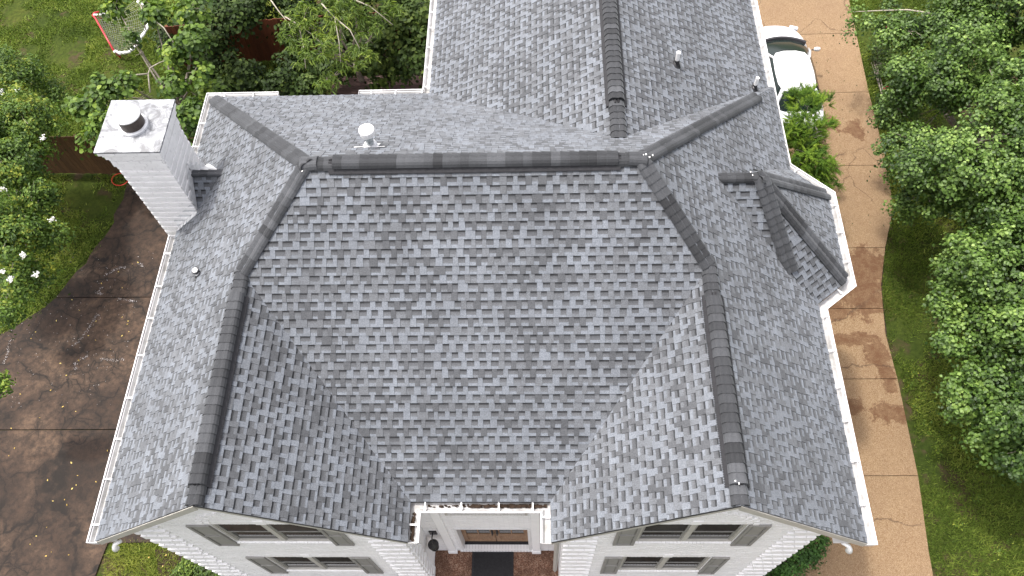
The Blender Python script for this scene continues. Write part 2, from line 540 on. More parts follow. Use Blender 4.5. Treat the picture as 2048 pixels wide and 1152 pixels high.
# right drive: one slab per bay, 12 mm open joints
def interp(tab, y):
    tab = sorted(tab)
    for (y0, x0), (y1, x1) in zip(tab, tab[1:]):
        if y0 <= y <= y1:
            return x0+(x1-x0)*(y-y0)/(y1-y0)
    return tab[0][1] if y < tab[0][0] else tab[-1][1]
EDGE_R = [(-30, 16.2), (-7, 16.3), (-4.1, 16.49), (-2.4, 16.67), (0.12, 16.76), (1.5, 16.74), (3.0, 16.95), (4.2, 17.32), (5.57, 17.86), (7.2, 18.05), (10.15, 18.12), (14.5, 18.35), (40, 19)]
drive = empty("driveway", (15, 5, 0)); drive["kind"] = "structure"
JR = [-30, -18, -11, -7.0, -2.36, 0.2, 2.28, 4.24, 7.2, 10.17, 12.83, 16, 22, 30]
for i in range(len(JR)-1):
    y0, y1 = JR[i]+0.008, JR[i+1]-0.008
    ys = np.linspace(y0, y1, 9)
    left = [(12.55 if y > -4.35 else 13.1, y) for y in ys]
    if y0 < -4.35 < y1:
        ys2 = [y for y in ys if y > -4.3]
        left = [(13.2, y0), (13.2, -4.32)] + [(12.55, y) for y in [-4.3]+ys2]
    pts = left[::-1] + [(interp(EDGE_R, y), y) for y in ys]
    keep(sheet("slab", pts, 0.055, M_AGG, 0.055, None, tone=0.93+0.12*random.random()), drive)
sheet("joint_sand", [(12.6, -29), (16.2, -29), (16.2, -8), (16.6, 0), (17.0, 3), (17.8, 5.6), (18.2, 29), (12.6, 29)], 0.006, M_SOIL)
# left drive, old dark brown concrete
EDGE_L = [(-30, -16), (1.0, -12.0), (1.65, -7.72), (2.15, -7.02), (2.96, -6.39), (3.8, -6.04), (5.02, -5.54), (5.93, -5.42), (6.9, -5.4)]
old = empty("old_driveway", (-5, 0, 0)); old["kind"] = "structure"
JL = [-30, -18, -11, -6.2, -1.12, 2.84, 6.9]
for i in range(len(JL)-1):
    y0, y1 = JL[i]+0.012, JL[i+1]-0.012
    ys = np.linspace(y0, y1, 15)
    def xr(y): return -0.45 if y > -4.0 else -3.1
    right = [(xr(y), y) for y in ys]
    if y0 < -4 < y1:
        right = [(-3.1+0.1*math.sin(y*3), y) for y in ys if y < -4.1] + [(-3.1, -4.0), (-0.45, -3.95)] + [(-0.45, y) for y in ys if y > -3.9]
    pts = [(interp(EDGE_L, y)+0.05*math.sin(y*5.1)+0.03*math.sin(y*13), y) for y in ys][::-1] + right
    keep(sheet("slab", pts, 0.045, M_OLDCON, 0.045, None, tone=0.92+0.16*random.random()), old)
# bare soil patches by the house and the drive edge
sheet("soil_bed", [(11.9, -6.5), (13.15, -6.5), (13.15, -4.35), (12.6, -4.2), (11.9, -4.2)], 0.02, M_SOIL)
sheet("front_soil", [(.35, -4.93), (4.15, -4.93), (4.15, -6.9), (.35, -6.9)], 0.021, M_SOIL)  # out of view; soil added to darken the left windows' reflections
sheet("front_soil", [(8.5, -4.93), (11.9, -4.93), (11.9, -6.9), (8.5, -6.9)], 0.021, M_SOIL)  # likewise unseen, added for what the right windows reflect
sheet("front_soil", [(-1.9, -4.15), (0.35, -4.1), (0.35, -6.9), (-0.9, -6.9), (-1.5, -5.2)], 0.02, M_SOIL)

# ------------------------------------------------------------------ house
house = empty("house", (6.3, 0, 0), "white painted brick house under a grey shingled hip roof, seen from above", "house")
W, XA, XB, DF, DB = 12.7237, 3.7231, 9.0968, 4.5396, 4.6890
HR = 3.44376
XWL, XIL, XWR, XIR, YG = 2.5776, 5.2438, 10.1985, 7.6243, -5.2077
PL, PR, PF, PB = HR/XA, HR/(W-XB), HR/DF, HR/DB
ZL, ZR = PL*XWL, PR*(W-XWR)
XR3, XE3, W3, Z3 = 8.8667, 5.0098, 12.6054, 2.7158
P3L, P3R = Z3/(XR3-XE3), Z3/(W3-XR3)
YR3 = DB - Z3/PB
YWL, YWR = -(HR-ZL)/PF, -(HR-ZR)/PF
FAR = 10.5
def V(x, y, z): return Vector((x, y, z+E))
roof_e = empty("roof", (6.3, 0, E)); keep(roof_e, house)

N_L, N_R = Vector((-PL, 0, 1)), Vector((PR, 0, 1))
N_F, N_B = Vector((0, -PF, 1)), Vector((0, PB, 1))
N_IL, N_IR = Vector((ZL/(XIL-XWL), 0, 1)), Vector((-ZR/(XWR-XIR), 0, 1))
N_3L, N_3R = Vector((-P3L, 0, 1)), Vector((P3R, 0, 1))

S0, AP, MD = V(10.65, .73, 1.97), V(11.40, .73, 1.97), V(12.12, -.48, .57)
C1, C2, C3, C4 = V(12.68, 2.42, 0), V(13.38, 1.74, 0), V(13.36, -.32, 0), V(12.69, -.83, 0)
def nrm3(a, b, c):
    n = (b-a).cross(c-a)
    if n.z < 0: n = -n
    return n/n.z

PLANES = []   # (normal, list of convex polygons, point, eave reference)
PLANES.append(("main_left", N_L, [[V(0,YG,0), V(XWL,YG,ZL), V(XWL,YWL,ZL), V(0,YWL,0)],
                                  [V(0,YWL,0), V(XWL,YWL,ZL), V(XA,0,HR), V(0,DB,0)]]))
PLANES.append(("main_front", N_F, [[V(XA,0,HR), V(XB,0,HR), V(XWR,YWR,ZR), V(XIR,-DF,0), V(XIL,-DF,0), V(XWL,YWL,ZL)]]))
PLANES.append(("main_back", N_B, [[V(XA,0,HR), V(XB,0,HR), V(W,DB,0), V(0,DB,0)]]))
PLANES.append(("main_right", N_R, [[V(W,YG,0), V(XWR,YG,ZR), V(XWR,YWR,ZR), V(W,YWR,0)],
                                   [V(W,YWR,0), V(XWR,YWR,ZR), V(XB,0,HR), V(W,DB,0)]]))
PLANES.append(("wing_inner_left", N_IL, [[V(XWL,YG,ZL), V(XIL,YG,0), V(XIL,-DF,0), V(XWL,YWL,ZL)]]))
PLANES.append(("wing_inner_right", N_IR, [[V(XWR,YG,ZR), V(XIR,YG,0), V(XIR,-DF,0), V(XWR,YWR,ZR)]]))
PLANES.append(("rear_left", N_3L, [[V(XE3,DB,0), V(XR3,YR3,Z3), V(XR3,FAR,Z3), V(XE3,FAR,0)]]))
PLANES.append(("rear_right", N_3R, [[V(W3,DB,0), V(XR3,YR3,Z3), V(XR3,FAR,Z3), V(W3,FAR,0)]]))
nF = nrm3(AP, MD, S0)
PLANES.append(("bay_front", nF, [[S0, AP, MD]]))
PLANES.append(("bay_corner", nrm3(AP, C3, C4), [[AP, C3, C4, MD]]))
PLANES.append(("bay_right", nrm3(AP, C2, C3), [[AP, C2, C3]]))
PLANES.append(("bay_back_corner", nrm3(AP, C1, C2), [[AP, C1, C2]]))
PLANES.append(("bay_back", nrm3(AP, S0, C1), [[AP, S0, C1]]))
# saddle behind the chimney
K0, K1, KF, KB = V(.62, 1.62, 1.15), V(1.245, 1.62, 1.152), V(.62, 1.12, .575), V(.62, 2.12, .575)
PLANES.append(("cricket_front", nrm3(K0, K1, KF), [[K0, K1, KF]]))

EXPO = 0.143
def tone_noise(u, k, seed):
    a = mnoise.noise(Vector((u*1.1+seed*7.3, k*0.33, seed)))
    b = mnoise.noise(Vector((u*0.35+k*0.12, k*0.11, seed+40)))
    return a*0.55 + b*0.5
def tab_tone(u, k, seed):
    x = random.random() + tone_noise(u, k, seed)*0.55
    if x < 0.42: return random.uniform(0.142, 0.166), 0
    if x < 0.74: return random.uniform(0.106, 0.128), 1
    return random.uniform(0.066, 0.084), 2

pieces = []
def lay_shingles(seed, nrm, polys):
    n = nrm.normalized()
    hx = Vector((0,0,1)).cross(n).normalized()           # along the course
    up = n.cross(hx).normalized()                        # up the slope
    if up.z < 0: up = -up; hx = -hx
    O = polys[0][0]
    zmin = min(p.z for pg in polys for p in pg)
    v_off = (zmin-O.z)/up.z
    O = O + up*v_off
    P2 = [ccw([((p-O).dot(hx), (p-O).dot(up)) for p in pg]) for pg in polys]
    vmax = max(q[1] for pg in P2 for q in pg)
    umin = min(q[0] for pg in P2 for q in pg); umax = max(q[0] for pg in P2 for q in pg)
    nk = int(vmax/EXPO)+2
    flip = hx.cross(up).dot(n) < 0
    def hgt(v, k, lift, slope):
        return lift + slope*(1-(v-k*EXPO)/EXPO)
    for k in range(nk):
        jit = random.uniform(-.003, .003)
        v0, v1 = k*EXPO+jit*0, (k+1)*EXPO
        # which polygons touch this course
        act = [pg for pg in P2 if min(q[1] for q in pg) < v1 and max(q[1] for q in pg) > v0]
        if not act: continue
        u = umin - random.uniform(0, .9)
        tab = random.random() < .5
        cnt = 0
        while u < umax:
            w = random.choice((.075, .085, .095, .105, .12)) if tab else random.choice((.088, .10, .11, .12, .16))
            if tab and random.random() < .12: w *= 1.6
            a, b = u, u+w
            u = b
            cnt += 1
            if b < umin: tab = not tab; continue
            if tab:
                t, cls = tab_tone(a, k, seed)
                lift, slope = 0.0055, 0.0125
                tap = 0.0045
                shapes = [([(a+.001, v0), (b-.001, v0), (b-tap, v1), (a+tap, v1)], lambda v: t)]
            else:
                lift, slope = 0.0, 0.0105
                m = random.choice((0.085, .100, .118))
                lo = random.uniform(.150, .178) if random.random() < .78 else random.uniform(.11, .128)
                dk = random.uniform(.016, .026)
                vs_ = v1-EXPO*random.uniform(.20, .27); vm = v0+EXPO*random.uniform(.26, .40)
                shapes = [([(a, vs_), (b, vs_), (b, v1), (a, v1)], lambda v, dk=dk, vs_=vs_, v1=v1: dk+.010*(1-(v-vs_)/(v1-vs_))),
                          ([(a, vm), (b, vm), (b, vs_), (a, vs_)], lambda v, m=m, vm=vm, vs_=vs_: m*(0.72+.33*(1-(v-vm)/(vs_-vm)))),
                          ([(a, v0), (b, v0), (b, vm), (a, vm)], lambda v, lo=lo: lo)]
            tab = not tab
            vs, fs, ts = [], [], []
            area = 0
            for pg in act:
                for shp, tf in shapes:
                    q = clip(shp, pg)
                    if len(q) < 3: continue
                    ar = parea(q)
                    if ar < 2e-5: continue
                    area += ar
                    o = len(vs); mN = len(q)
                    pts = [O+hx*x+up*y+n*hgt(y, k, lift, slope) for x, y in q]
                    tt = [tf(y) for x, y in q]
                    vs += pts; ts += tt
                    fs.append(tuple(range(o, o+mN)) if not flip else tuple(range(o, o+mN))[::-1])
                    # skirt down to the felt on exposed edges
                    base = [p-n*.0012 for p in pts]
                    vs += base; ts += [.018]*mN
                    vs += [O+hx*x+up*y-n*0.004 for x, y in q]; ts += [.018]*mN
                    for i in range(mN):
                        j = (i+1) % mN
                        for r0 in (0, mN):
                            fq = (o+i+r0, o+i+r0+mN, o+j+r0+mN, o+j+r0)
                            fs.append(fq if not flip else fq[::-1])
            if area > 0:
                c = sum(vs, Vector())/len(vs)
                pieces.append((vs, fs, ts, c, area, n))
for i, (nm, nrm, polys) in enumerate(PLANES):
    lay_shingles(i+1, nrm, polys)
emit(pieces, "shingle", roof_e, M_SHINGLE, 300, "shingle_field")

# felted deck below the shingles (gives the roof its thickness)
dk = MB()
for nm, nrm, polys in PLANES:
    n = nrm.normalized()
    for pg in polys:
        top = [p-n*.006 for p in pg]; bot = [p-Vector((0,0,.09)) for p in pg]
        m = len(pg)
        dk.add(top+bot, [tuple(range(m)), tuple(range(m, 2*m))[::-1]] + [(i, i+m, (i+1) % m+m, (i+1) % m) for i in range(m)])
keep(dk.obj("roof_deck", M_DECK), roof_e)

# ridge and hip caps -------------------------------------------------
def cap_line(P0, P1, na, nb, lift=0.016, width=.155, expo=.145, vent=None, r_up=.018):
    """P0 is the end where the exposed edges face"""
    P0, P1 = Vector(P0), Vector(P1)
    d = (P1-P0).normalized(); L = (P1-P0).length
    na, nb = na.normalized(), nb.normalized()
    def side(n, o):
        t = n.cross(d).normalized()
        if t.dot(o) > 0: t = -t          # move away from the other slope
        return t
    ta, tb = side(na, nb), side(nb, na)
    up = (na+nb).normalized()
    prof = []
    for s in (-1, -.72, -.42, -.18, 0, .18, .42, .72, 1):
        t, n = (ta, na) if s < 0 else (tb, nb)
        a = abs(s)
        e = n*(.030*math.sin(math.pi*a)) + up*(.012 - .030*(1-a)**3)
        prof.append((t*a*width, n, e))
    variants = []
    for tone in (.022, .031, .039, .050, .064):
        mb = MB(); vs = []
        for x, hh in ((0, .020), (expo*1.25, .003)):
            for off, n, e in prof:
                vs.append(d*x + off + n*hh + e)
        for off, n, e in prof:
            vs.append(off + n*(-.012) + e)
        for off, n, e in prof:
            vs.append(d*expo*1.25 + off + n*(-.014) + e)
        m = len(prof)
        fs = []
        for off, n, e in prof:
            vs.append(off + n*.0195 + e)
        for i in range(m-1):
            fs.append((i, i+1, m+i+1, m+i)); fs.append((4*m+i+1, 4*m+i, 2*m+i, 2*m+i+1))
        fs += [(0, m, 3*m, 2*m), (m-1, 3*m-1, 4*m-1, 2*m-1)]
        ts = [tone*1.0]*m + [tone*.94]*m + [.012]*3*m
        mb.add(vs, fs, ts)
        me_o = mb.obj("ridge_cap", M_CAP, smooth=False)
        variants.append(me_o)
    proto_used = [False]*len(variants)
    k = 0; x = 0.0
    last = 2
    while x < L-.10:
        j = random.choice((0, 1, 1, 2, 2, 2, 3, 3, 4))
        if random.random() < .35: j = last
        last = j
        p = P0 + d*x
        lf = lift
        if vent and vent[0] <= x <= vent[1]: lf = lift+.048
        p = p + up*lf
        if proto_used[j]:
            o = variants[j].copy(); COL.objects.link(o)
        else:
            o = variants[j]; proto_used[j] = True
        o.location = p
        keep(o, roof_e)
        k += 1
        x += expo*random.uniform(.94, 1.06)
    for j, u in enumerate(proto_used):
        if not u: bpy.data.objects.remove(variants[j])
    if vent:
        mb = MB(); m2 = MB()
        for t, n in ((ta, na), (tb, nb)):
            a = P0+d*(vent[0]-.01); b = P0+d*(vent[1]+expo)
            h = (lift+.048)*up.dot(n)-.020
            for q0, q1 in ((0, width*1.20),):
                vs = [a+n*.012, b+n*.012, b+t*q1+n*.010, a+t*q1+n*.010,
                      a+n*(h+.012), b+n*(h+.012), b+t*q1+n*(h+.006), a+t*q1+n*(h+.006)]
                mb.add(vs, [(0,3,2,1),(4,5,6,7),(0,1,5,4),(1,2,6,5),(2,3,7,6),(3,0,4,7)])
            # ribs of the vent's louvred edge
            nn = int((vent[1]+expo-vent[0])/.035)
            for i in range(nn):
                c = a+d*(i*.035+.01)+t*(width*1.20+.006)+n*.020
                m2.obox(c, d*.008, t*.007, n*.014)
        o = keep(mb.obj("ridge_vent", M_BLACK), roof_e)
        r_ = m2.obj("vent_louvre", M_BLACK, o); r_.matrix_parent_inverse = Matrix.Identity(4); r_["kind"] = "stuff"
        r_.parent = o
        r_.matrix_parent_inverse = Matrix.Identity(4)

UPZ = Vector((0, 0, .0))
cap_line(V(XA+.02,0,HR), V(XB-.12,0,HR), N_F, N_B, vent=(4.12-XA-.02, 8.62-XA-.02), width=.165)
cap_line(V(XWL,YG+.01,ZL), V(XWL,YWL+.1,ZL), N_L, N_IL, vent=(.28, 3.24), width=.165)
cap_line(V(XWR,YG+.01,ZR), V(XWR,YWR+.1,ZR), N_R, N_IR, vent=(.28, 3.18), width=.165)
cap_line(V(XR3,YR3+.02,Z3), V(XR3,FAR,Z3), N_3L, N_3R, vent=(.80, 9), width=.165)
def hip_end(a, b, t): return a+(b-a)*t
cap_line(V(.06,DB-.08,.055), V(XA,0,HR), N_L, N_B)
cap_line(hip_end(V(XA,0,HR), V(XWL,YWL,ZL), 1.0), V(XA,0,HR), N_L, N_F)
cap_line(hip_end(V(XB,0,HR), V(W,DB,0), .84), V(XB,0,HR), N_R, N_B)
cap_line(hip_end(V(XB,0,HR), V(XWR,YWR,ZR), 1.0), V(XB,0,HR), N_R, N_F)
nC, nRr, nBC, nBk = [PLANES[i][1] for i in (9, 10, 11, 12)]
cap_line(AP, S0, nF, nBk, width=.15)
cap_line(MD+(AP-MD)*.02, AP, nF, nC, width=.15, lift=.055)
cap_line(C3+(AP-C3)*.02, AP, nC, nRr, width=.17)
cap_line(C2+(AP-C2)*.02, AP, nRr, nBC, width=.165)
cap_line(K0, K1, nrm3(K0, K1, KF), nrm3(K0, K1, KB), width=.10, expo=.17, lift=.02)
cap_line(V(XB+.09,0,HR-.03), V(XB-.13,0,HR), N_F, N_B, lift=.045, expo=.23, width=.16)
cap_line(V(XA-.09,0,HR-.03), V(XA+.13,0,HR), N_F, N_B, lift=.045, expo=.23, width=.16)
# blobs of roof cement left at the joints
for p in (V(XA-.02,-.12,HR-.04), V(XB+.02,.0,HR+.075), V(XB+.14,.05,HR-.02), V(XWR-.02,YG+.3,ZR+.05), V(11.2,.70,2.045)):
    mb = MB()
    for i in range(2):
        mb.obox(p+Vector((random.uniform(-.05,.05), random.uniform(-.05,.05), .012)), (random.uniform(.005,.011),.003,0), (-.002,random.uniform(.006,.014),0), (0,0,.004))
    keep(mb.obj("sealant_dab", M_PVC), roof_e)

# white valley lines of scuffed granules are left to the material; chimney saddle flashing
fl = MB()
fl.add([K0+Vector((0,0,.01)), K1+Vector((0,0,.01)), V(.62,2.30,.59)], [(0, 1, 2)])
fl.add([V(.64,1.12,.60), V(.64,1.60,1.17), V(.625,1.60,1.42), V(.625,1.12,.86)], [(0,1,2,3)])
fl.add([V(.64,1.64,1.17), V(.64,2.14,.60), V(.625,2.14,.86), V(.625,1.64,1.42)], [(0,1,2,3)])
fl.add([V(.62,2.12,.60), V(.0,2.12,.03), V(.0,2.145,.22), V(.62,2.145,.80)], [(0,1,2,3)])
fl.add([V(.62,1.10,.60), V(.0,1.10,.02), V(.0,1.0,.02), V(.66,1.0,.63)], [(0,1,2,3)])
fl.add([V(.62,1.115,.85), V(0,1.115,.25), V(0,1.115,.02), V(.62,1.115,.6)], [(0,1,2,3)])
keep(fl.obj("flashing", M_LEAD), house)

# ------------------------------------------------------------------ walls
def wall(name, O, U, outline, openings, nrm, brick_pieces, quoins=(), thick=.12, course=.077, blen=.205, tone=1.0, backing=True):
    """O origin, U unit along the wall, outline convex in (u, z). openings (u0,u1,z0,z1)"""
    O = Vector(O); U = Vector(U); nrm = Vector(nrm); Z = Vector((0,0,1))
    out = ccw(outline)
    us = sorted(set([min(p[0] for p in out), max(p[0] for p in out)]+[x for o in openings for x in o[:2]]))
    zs = sorted(set([min(p[1] for p in out), max(p[1] for p in out)]+[x for o in openings for x in o[2:]]))
    mb = MB()
    def inside(u, z): return any(o[0] < u < o[1] and o[2] < z < o[3] for o in openings)
    for a, b in zip(us, us[1:]):
        for c, d in zip(zs, zs[1:]):
            if inside((a+b)/2, (c+d)/2): continue
            q = clip([(a,c),(b,c),(b,d),(a,d)], out)
            if len(q) < 3: continue
            m = len(q)
            f = [O+U*x+Z*y for x, y in q]; r = [p-nrm*thick for p in f]
            if U.cross(Z).dot(nrm) > 0: fr = tuple(range(m))
            else: fr = tuple(range(m))[::-1]
            mb.add(f+r, [fr, tuple(i+m for i in fr[::-1])]+[(i, i+m, (i+1) % m+m, (i+1) % m) for i in range(m)], tone)
    w = keep(mb.obj(name, M_MORTAR), house)
    zmin = min(p[1] for p in out); zmax = max(p[1] for p in out)
    umin = min(p[0] for p in out); umax = max(p[0] for p in out)
    k = 0; z = zmin
    gap = .010
    while z < zmax:
        u = umin - (blen/2 if k % 2 else 0)
        while u < umax:
            a, b = u+gap/2, u+blen-gap/2
            u += blen
            c, d = z+gap/2, z+course-gap/2
            segs = [(max(a, umin), min(b, umax))]
            for o in openings:
                if o[2] < (c+d)/2 < o[3]:
                    ns = []
                    for s0, s1 in segs:
                        if s1 <= o[0] or s0 >= o[1]: ns.append((s0, s1))
                        else:
                            if s0 < o[0]-.02: ns.append((s0, o[0]))
                            if s1 > o[1]+.02: ns.append((o[1], s1))
                    segs = ns
            for s0, s1 in segs:
                if s1-s0 < .02: continue
                q = clip([(s0,c),(s1,c),(s1,d),(s0,d)], out)
                if len(q) < 3 or parea(q) < 2e-4: continue
                pr = .009+random.uniform(0, .005)
                for (qu0, qu1, per, on, ex) in quoins:
                    if qu0-.01 <= (s0+s1)/2 <= qu1+.01 and (k % per) < on:
                        pr += ex
                m = len(q)
                bev = .003
                f = [O+U*x+Z*y+nrm*pr for x, y in q]; r = [O+U*x+Z*y-nrm*.004 for x, y in q]
                fr = tuple(range(m)) if U.cross(Z).dot(nrm) > 0 else tuple(range(m))[::-1]
                fs = [fr]+[((i, i+m, (i+1) % m+m, (i+1) % m)) for i in range(m)]
                t = random.uniform(.94, 1.0)
                cc = sum(f, Vector())/m
                brick_pieces.append((f+r, fs, [t]*(2*m), cc, parea(q), nrm))
        z += course; k += 1
    return w

YW = -4.9
wx0, wx1 = .30, 4.95          # left wing wall
rx0, rx1 = 7.85, 12.22        # right wing wall
def zroof(x, side):
    if side == 'L': return E-.10+min(PL*x, ZL-(x-XWL)*ZL/(XIL-XWL))
    return E-.10+min(PR*(W-x), ZR-(XWR-x)*ZR/(XWR-XIR))
left_open = [(1.84-wx0, 3.64-wx0, E-1.44, E-.05), (1.93-wx0, 3.64-wx0, E-4.32, E-2.86)]
right_open = [(9.14-rx0, 10.87-rx0, E-1.38, E+.0), (9.06-rx0, 10.77-rx0, E-4.22, E-2.75)]
bp = []
wallL = wall("wall", (wx0, YW, 0), (1,0,0), [(0,0),(wx1-wx0,0),(wx1-wx0,zroof(wx1,'L')),(XWL-wx0,zroof(XWL,'L')),(0,zroof(wx0,'L'))], left_open, (0,-1,0), bp,
     quoins=[(0,.56,5,3,.034),(wx1-wx0-.56,wx1-wx0,5,3,.034)])
emit(bp, "brick", wallL, M_BRICK, 300, "brick_field")
bp = []
wallR = wall("wall", (rx0, YW, 0), (1,0,0), [(0,0),(rx1-rx0,0),(rx1-rx0,zroof(rx1,'R')),(XWR-rx0,zroof(XWR,'R')),(0,zroof(rx0,'R'))], right_open, (0,-1,0), bp,
     quoins=[(0,.56,5,3,.034),(rx1-rx0-.56,rx1-rx0,5,3,.034)])
emit(bp, "brick", wallR, M_BRICK, 300, "brick_field")
# recess: back wall and its two side walls
YB = -4.2
bp = []
wallB = wall("wall", (wx1, YB, 0), (1,0,0), [(0,0),(rx0-wx1,0),(rx0-wx1,E-.02),(0,E-.02)], [(5.60-wx1,7.22-wx1,.45,E-3.49),(5.62-wx1,7.14-wx1,E-2.2,E-.75)], (0,-1,0), bp)
emit(bp, "brick", wallB, M_BRICK, 200, "brick_field")
bp = []
ws = wall("wall", (wx1, YW, 0), (0,1,0), [(0,0),(.7,0),(.7,E-.02),(0,E-.02)], [], (1,0,0), bp, quoins=[(0,.25,5,3,.034)])
emit(bp, "brick", ws, M_BRICK, 80, "brick_field")
bp = []
ws = wall("wall", (rx0, YW, 0), (0,1,0), [(0,0),(.7,0),(.7,E-.02),(0,E-.02)], [], (-1,0,0), bp)
emit(bp, "brick", ws, M_BRICK, 60, "brick_field")
# the other outer walls, not seen from the drone
def brickmat_plain():
    k = NT("white_painted_brick_far", 0.65, 0.3)
    b = k.node("ShaderNodeTexBrick"); b.inputs["Scale"].default_value = 1.0
    b.inputs["Brick Width"].default_value = .205; b.inputs["Row Height"].default_value = .077; b.inputs["Mortar Size"].default_value = .006
    b.inputs["Color1"].default_value = (.78,.775,.75,1); b.inputs["Color2"].default_value = (.72,.715,.69,1); b.inputs["Mortar"].default_value = (.6,.6,.58,1)
    mp = k.node("ShaderNodeCombineXYZ"); s = k.node("ShaderNodeSeparateXYZ"); k.link(k.pos, s.inputs[0])
    k.link(k.math('ADD', s.outputs[0], s.outputs[1]), mp.inputs[0]); k.link(s.outputs[2], mp.inputs[1])
    k.link(mp.outputs[0], b.inputs["Vector"]); k.base(b.outputs["Color"])
    return k.m
M_FARBRICK = brickmat_plain()
ow = MB()
HW = E-.03
for a, b in (((.30,-4.78,0),(.42,4.38,HW)), ((12.10,-4.78,0),(12.22,10.1,HW)), ((.42,4.26,0),(5.2,4.38,HW)), ((5.2,4.26,0),(5.32,10.1,HW)), ((5.32,9.98,0),(12.1,10.1,HW)),
             ((12.22,-.45,0),(13.05,-.35,HW)), ((12.95,-.35,0),(13.05,1.6,HW)), ((12.22,1.6,0),(13.05,1.7,HW))):
    ow.box(a, b)
keep(ow.obj("wall", M_FARBRICK), house)
# soffits under every eave, rear gable
sf = MB()
for a, b in (((.0,YG+.02,E-.11),(.30,DB,E-.09)), ((12.22,YG+.02,E-.11),(W,4.4,E-.09)), ((XIL-.30,YG+.02,E-.11),(XIL,-DF,E-.09)), ((XIR,YG+.02,E-.11),(XIR+.24,-DF,E-.09)),
             ((XIL,-DF-.001,E-.11),(XIR,-4.19,E-.09)), ((0,4.38,E-.112),(XE3,DB,E-.092)), ((XE3,DB,E-.11),(5.2,FAR,E-.09)), ((12.22,4.4,E-.112),(W3,FAR,E-.092))):
    sf.box(a, b)
sf.add([V(XE3,10.1,-.05), V(W3,10.1,-.05), V(XR3,10.1,Z3-.1)], [(0,1,2)])
keep(sf.obj("soffit", M_SOFFIT), house)
# raking boards on the front gables
def rake(a, b, side=1):
    a = Vector(a); b = Vector(b)
    d = (b-a).normalized(); mb = MB()
    up = Vector((0,0,1))
    mid = (a+b)/2
    mb.obox(mid-up*.115+Vector((0,-.014 if side else .004,0)), (b-a)/2, Vector((0,.014,0)), up*.095)
    mb.obox(mid-up*.185+Vector((0,.17,0)), (b-a)/2, Vector((0,.155,0)), up*.010)
    keep(mb.obj("rake_board", M_BEIGE), house)
rake(V(.0,YG+.014,0), V(XWL,YG+.014,ZL)); rake(V(XIL,YG+.014,0), V(XWL,YG+.014,ZL), 0)
rake(V(W,YG+.014,0), V(XWR,YG+.014,ZR)); rake(V(XIR,YG+.014,0), V(XWR,YG+.014,ZR), 0)

# arches of raised brick above the upper windows, sills, lintels
def arch(cx, zc, w, rise, y, n=15):
    ar = keep(MB().box((cx-.05, y-.012, zc+rise+.16), (cx+.05, y-.001, zc+rise+.20)).obj("brick_arch", M_BRICK), house)
    for ring, (dr, pr) in enumerate(((0, .03), (.11, .045))):
        for i in range(n+1):
            t = math.pi*i/n
            x = cx+(w/2+dr)*math.cos(t); z = zc+(rise+dr)*math.sin(t)
            tx = Vector((-(w/2+dr)*math.sin(t), 0, (rise+dr)*math.cos(t))).normalized()
            nx = Vector((tx.z, 0, -tx.x))
            keep(MB().obox((x, y-pr/2, z), tx*.042, nx*.046, Vector((0,pr/2,0)), random.uniform(.95, 1)).obj("brick", M_BRICK), ar)
arch(2.74, E+.10, 1.75, .62, YW)
arch(10.0, E+.12, 1.70, .62, YW)

# windows -------------------------------------------------------------
def window(x0, x1, z0, z1, yw, units=2, deep=.12, sill=True, parent=house, back=.075):
    w = MB()
    # brick-mould frame set back in the opening
    yf = yw+back
    fr = .045
    w.box((x0, yf-.02, z0), (x0+fr, yf+.10, z1)); w.box((x1-fr, yf-.02, z0), (x1, yf+.10, z1))
    w.box((x0+fr, yf-.02, z1-fr), (x1-fr, yf+.10, z1)); w.box((x0+fr, yf-.022, z0), (x1-fr, yf+.10, z0+fr))
    n = units
    cw = (x1-x0-2*fr-(n-1)*.09)/n
    o = keep(w.obj("window", M_BEIGE, bevel=.004), parent)
    for i in range(n):
        a = x0+fr+i*(cw+.09); b = a+cw
        if i < n-1:
            m = MB(); m.box((b, yf-.02, z0+fr), (b+.09, yf+.10, z1-fr))
            keep(m.obj("mullion", M_BEIGE), o)
        zm = (z0+z1)/2
        # upper sash outside, lower sash inside
        for (c, d, yy) in ((zm-.02, z1-fr, yf-.004), (z0+fr, zm+.03, yf+.014)):
            s = MB(); t = .038
            s.box((a, yy, c), (a+t, yy+.016, d)); s.box((b-t, yy, c), (b, yy+.016, d))
            s.box((a+t, yy, d-t), (b-t, yy+.016, d)); s.box((a+t, yy, c), (b-t, yy+.016, c+t))
            keep(s.obj("sash", M_TAUPE), o)
            p = MB(); p.box((a+t, yy+.008, c+t), (b-t, yy+.012, d-t))
            keep(p.obj("pane", M_GLASS), o)
        # blinds half drawn behind the glass
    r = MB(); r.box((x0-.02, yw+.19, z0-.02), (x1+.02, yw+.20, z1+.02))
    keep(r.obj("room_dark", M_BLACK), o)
    if sill:
        s = MB(); k = int((x1-x0)/.068)
        for i in range(k):
            a = x0+(x1-x0)*i/k
            s.obox((a+.034, yw+.012, z0-.055), (.030,0,0), (0,.042,0.008), (0,-.005,.042), random.uniform(.93,1))
        keep(s.obj("sill", M_BRICK), o)
        s = MB()
        for i in range(k):
            a = x0+(x1-x0)*i/k
            s.box((a+.004, yw-.013-random.uniform(0,.003), z1+.004), (a+.064, yw-.001, z1+.20), random.uniform(.93,1))
        keep(s.obj("lintel", M_BRICK), o)
        s = MB(); s.box(((x0+x1)/2-.09, yw-.024, z1+.0), ((x0+x1)/2+.09, yw-.002, z1+.23))
        keep(s.obj("keystone", M_BRICK, bevel=.006), o)
    return o
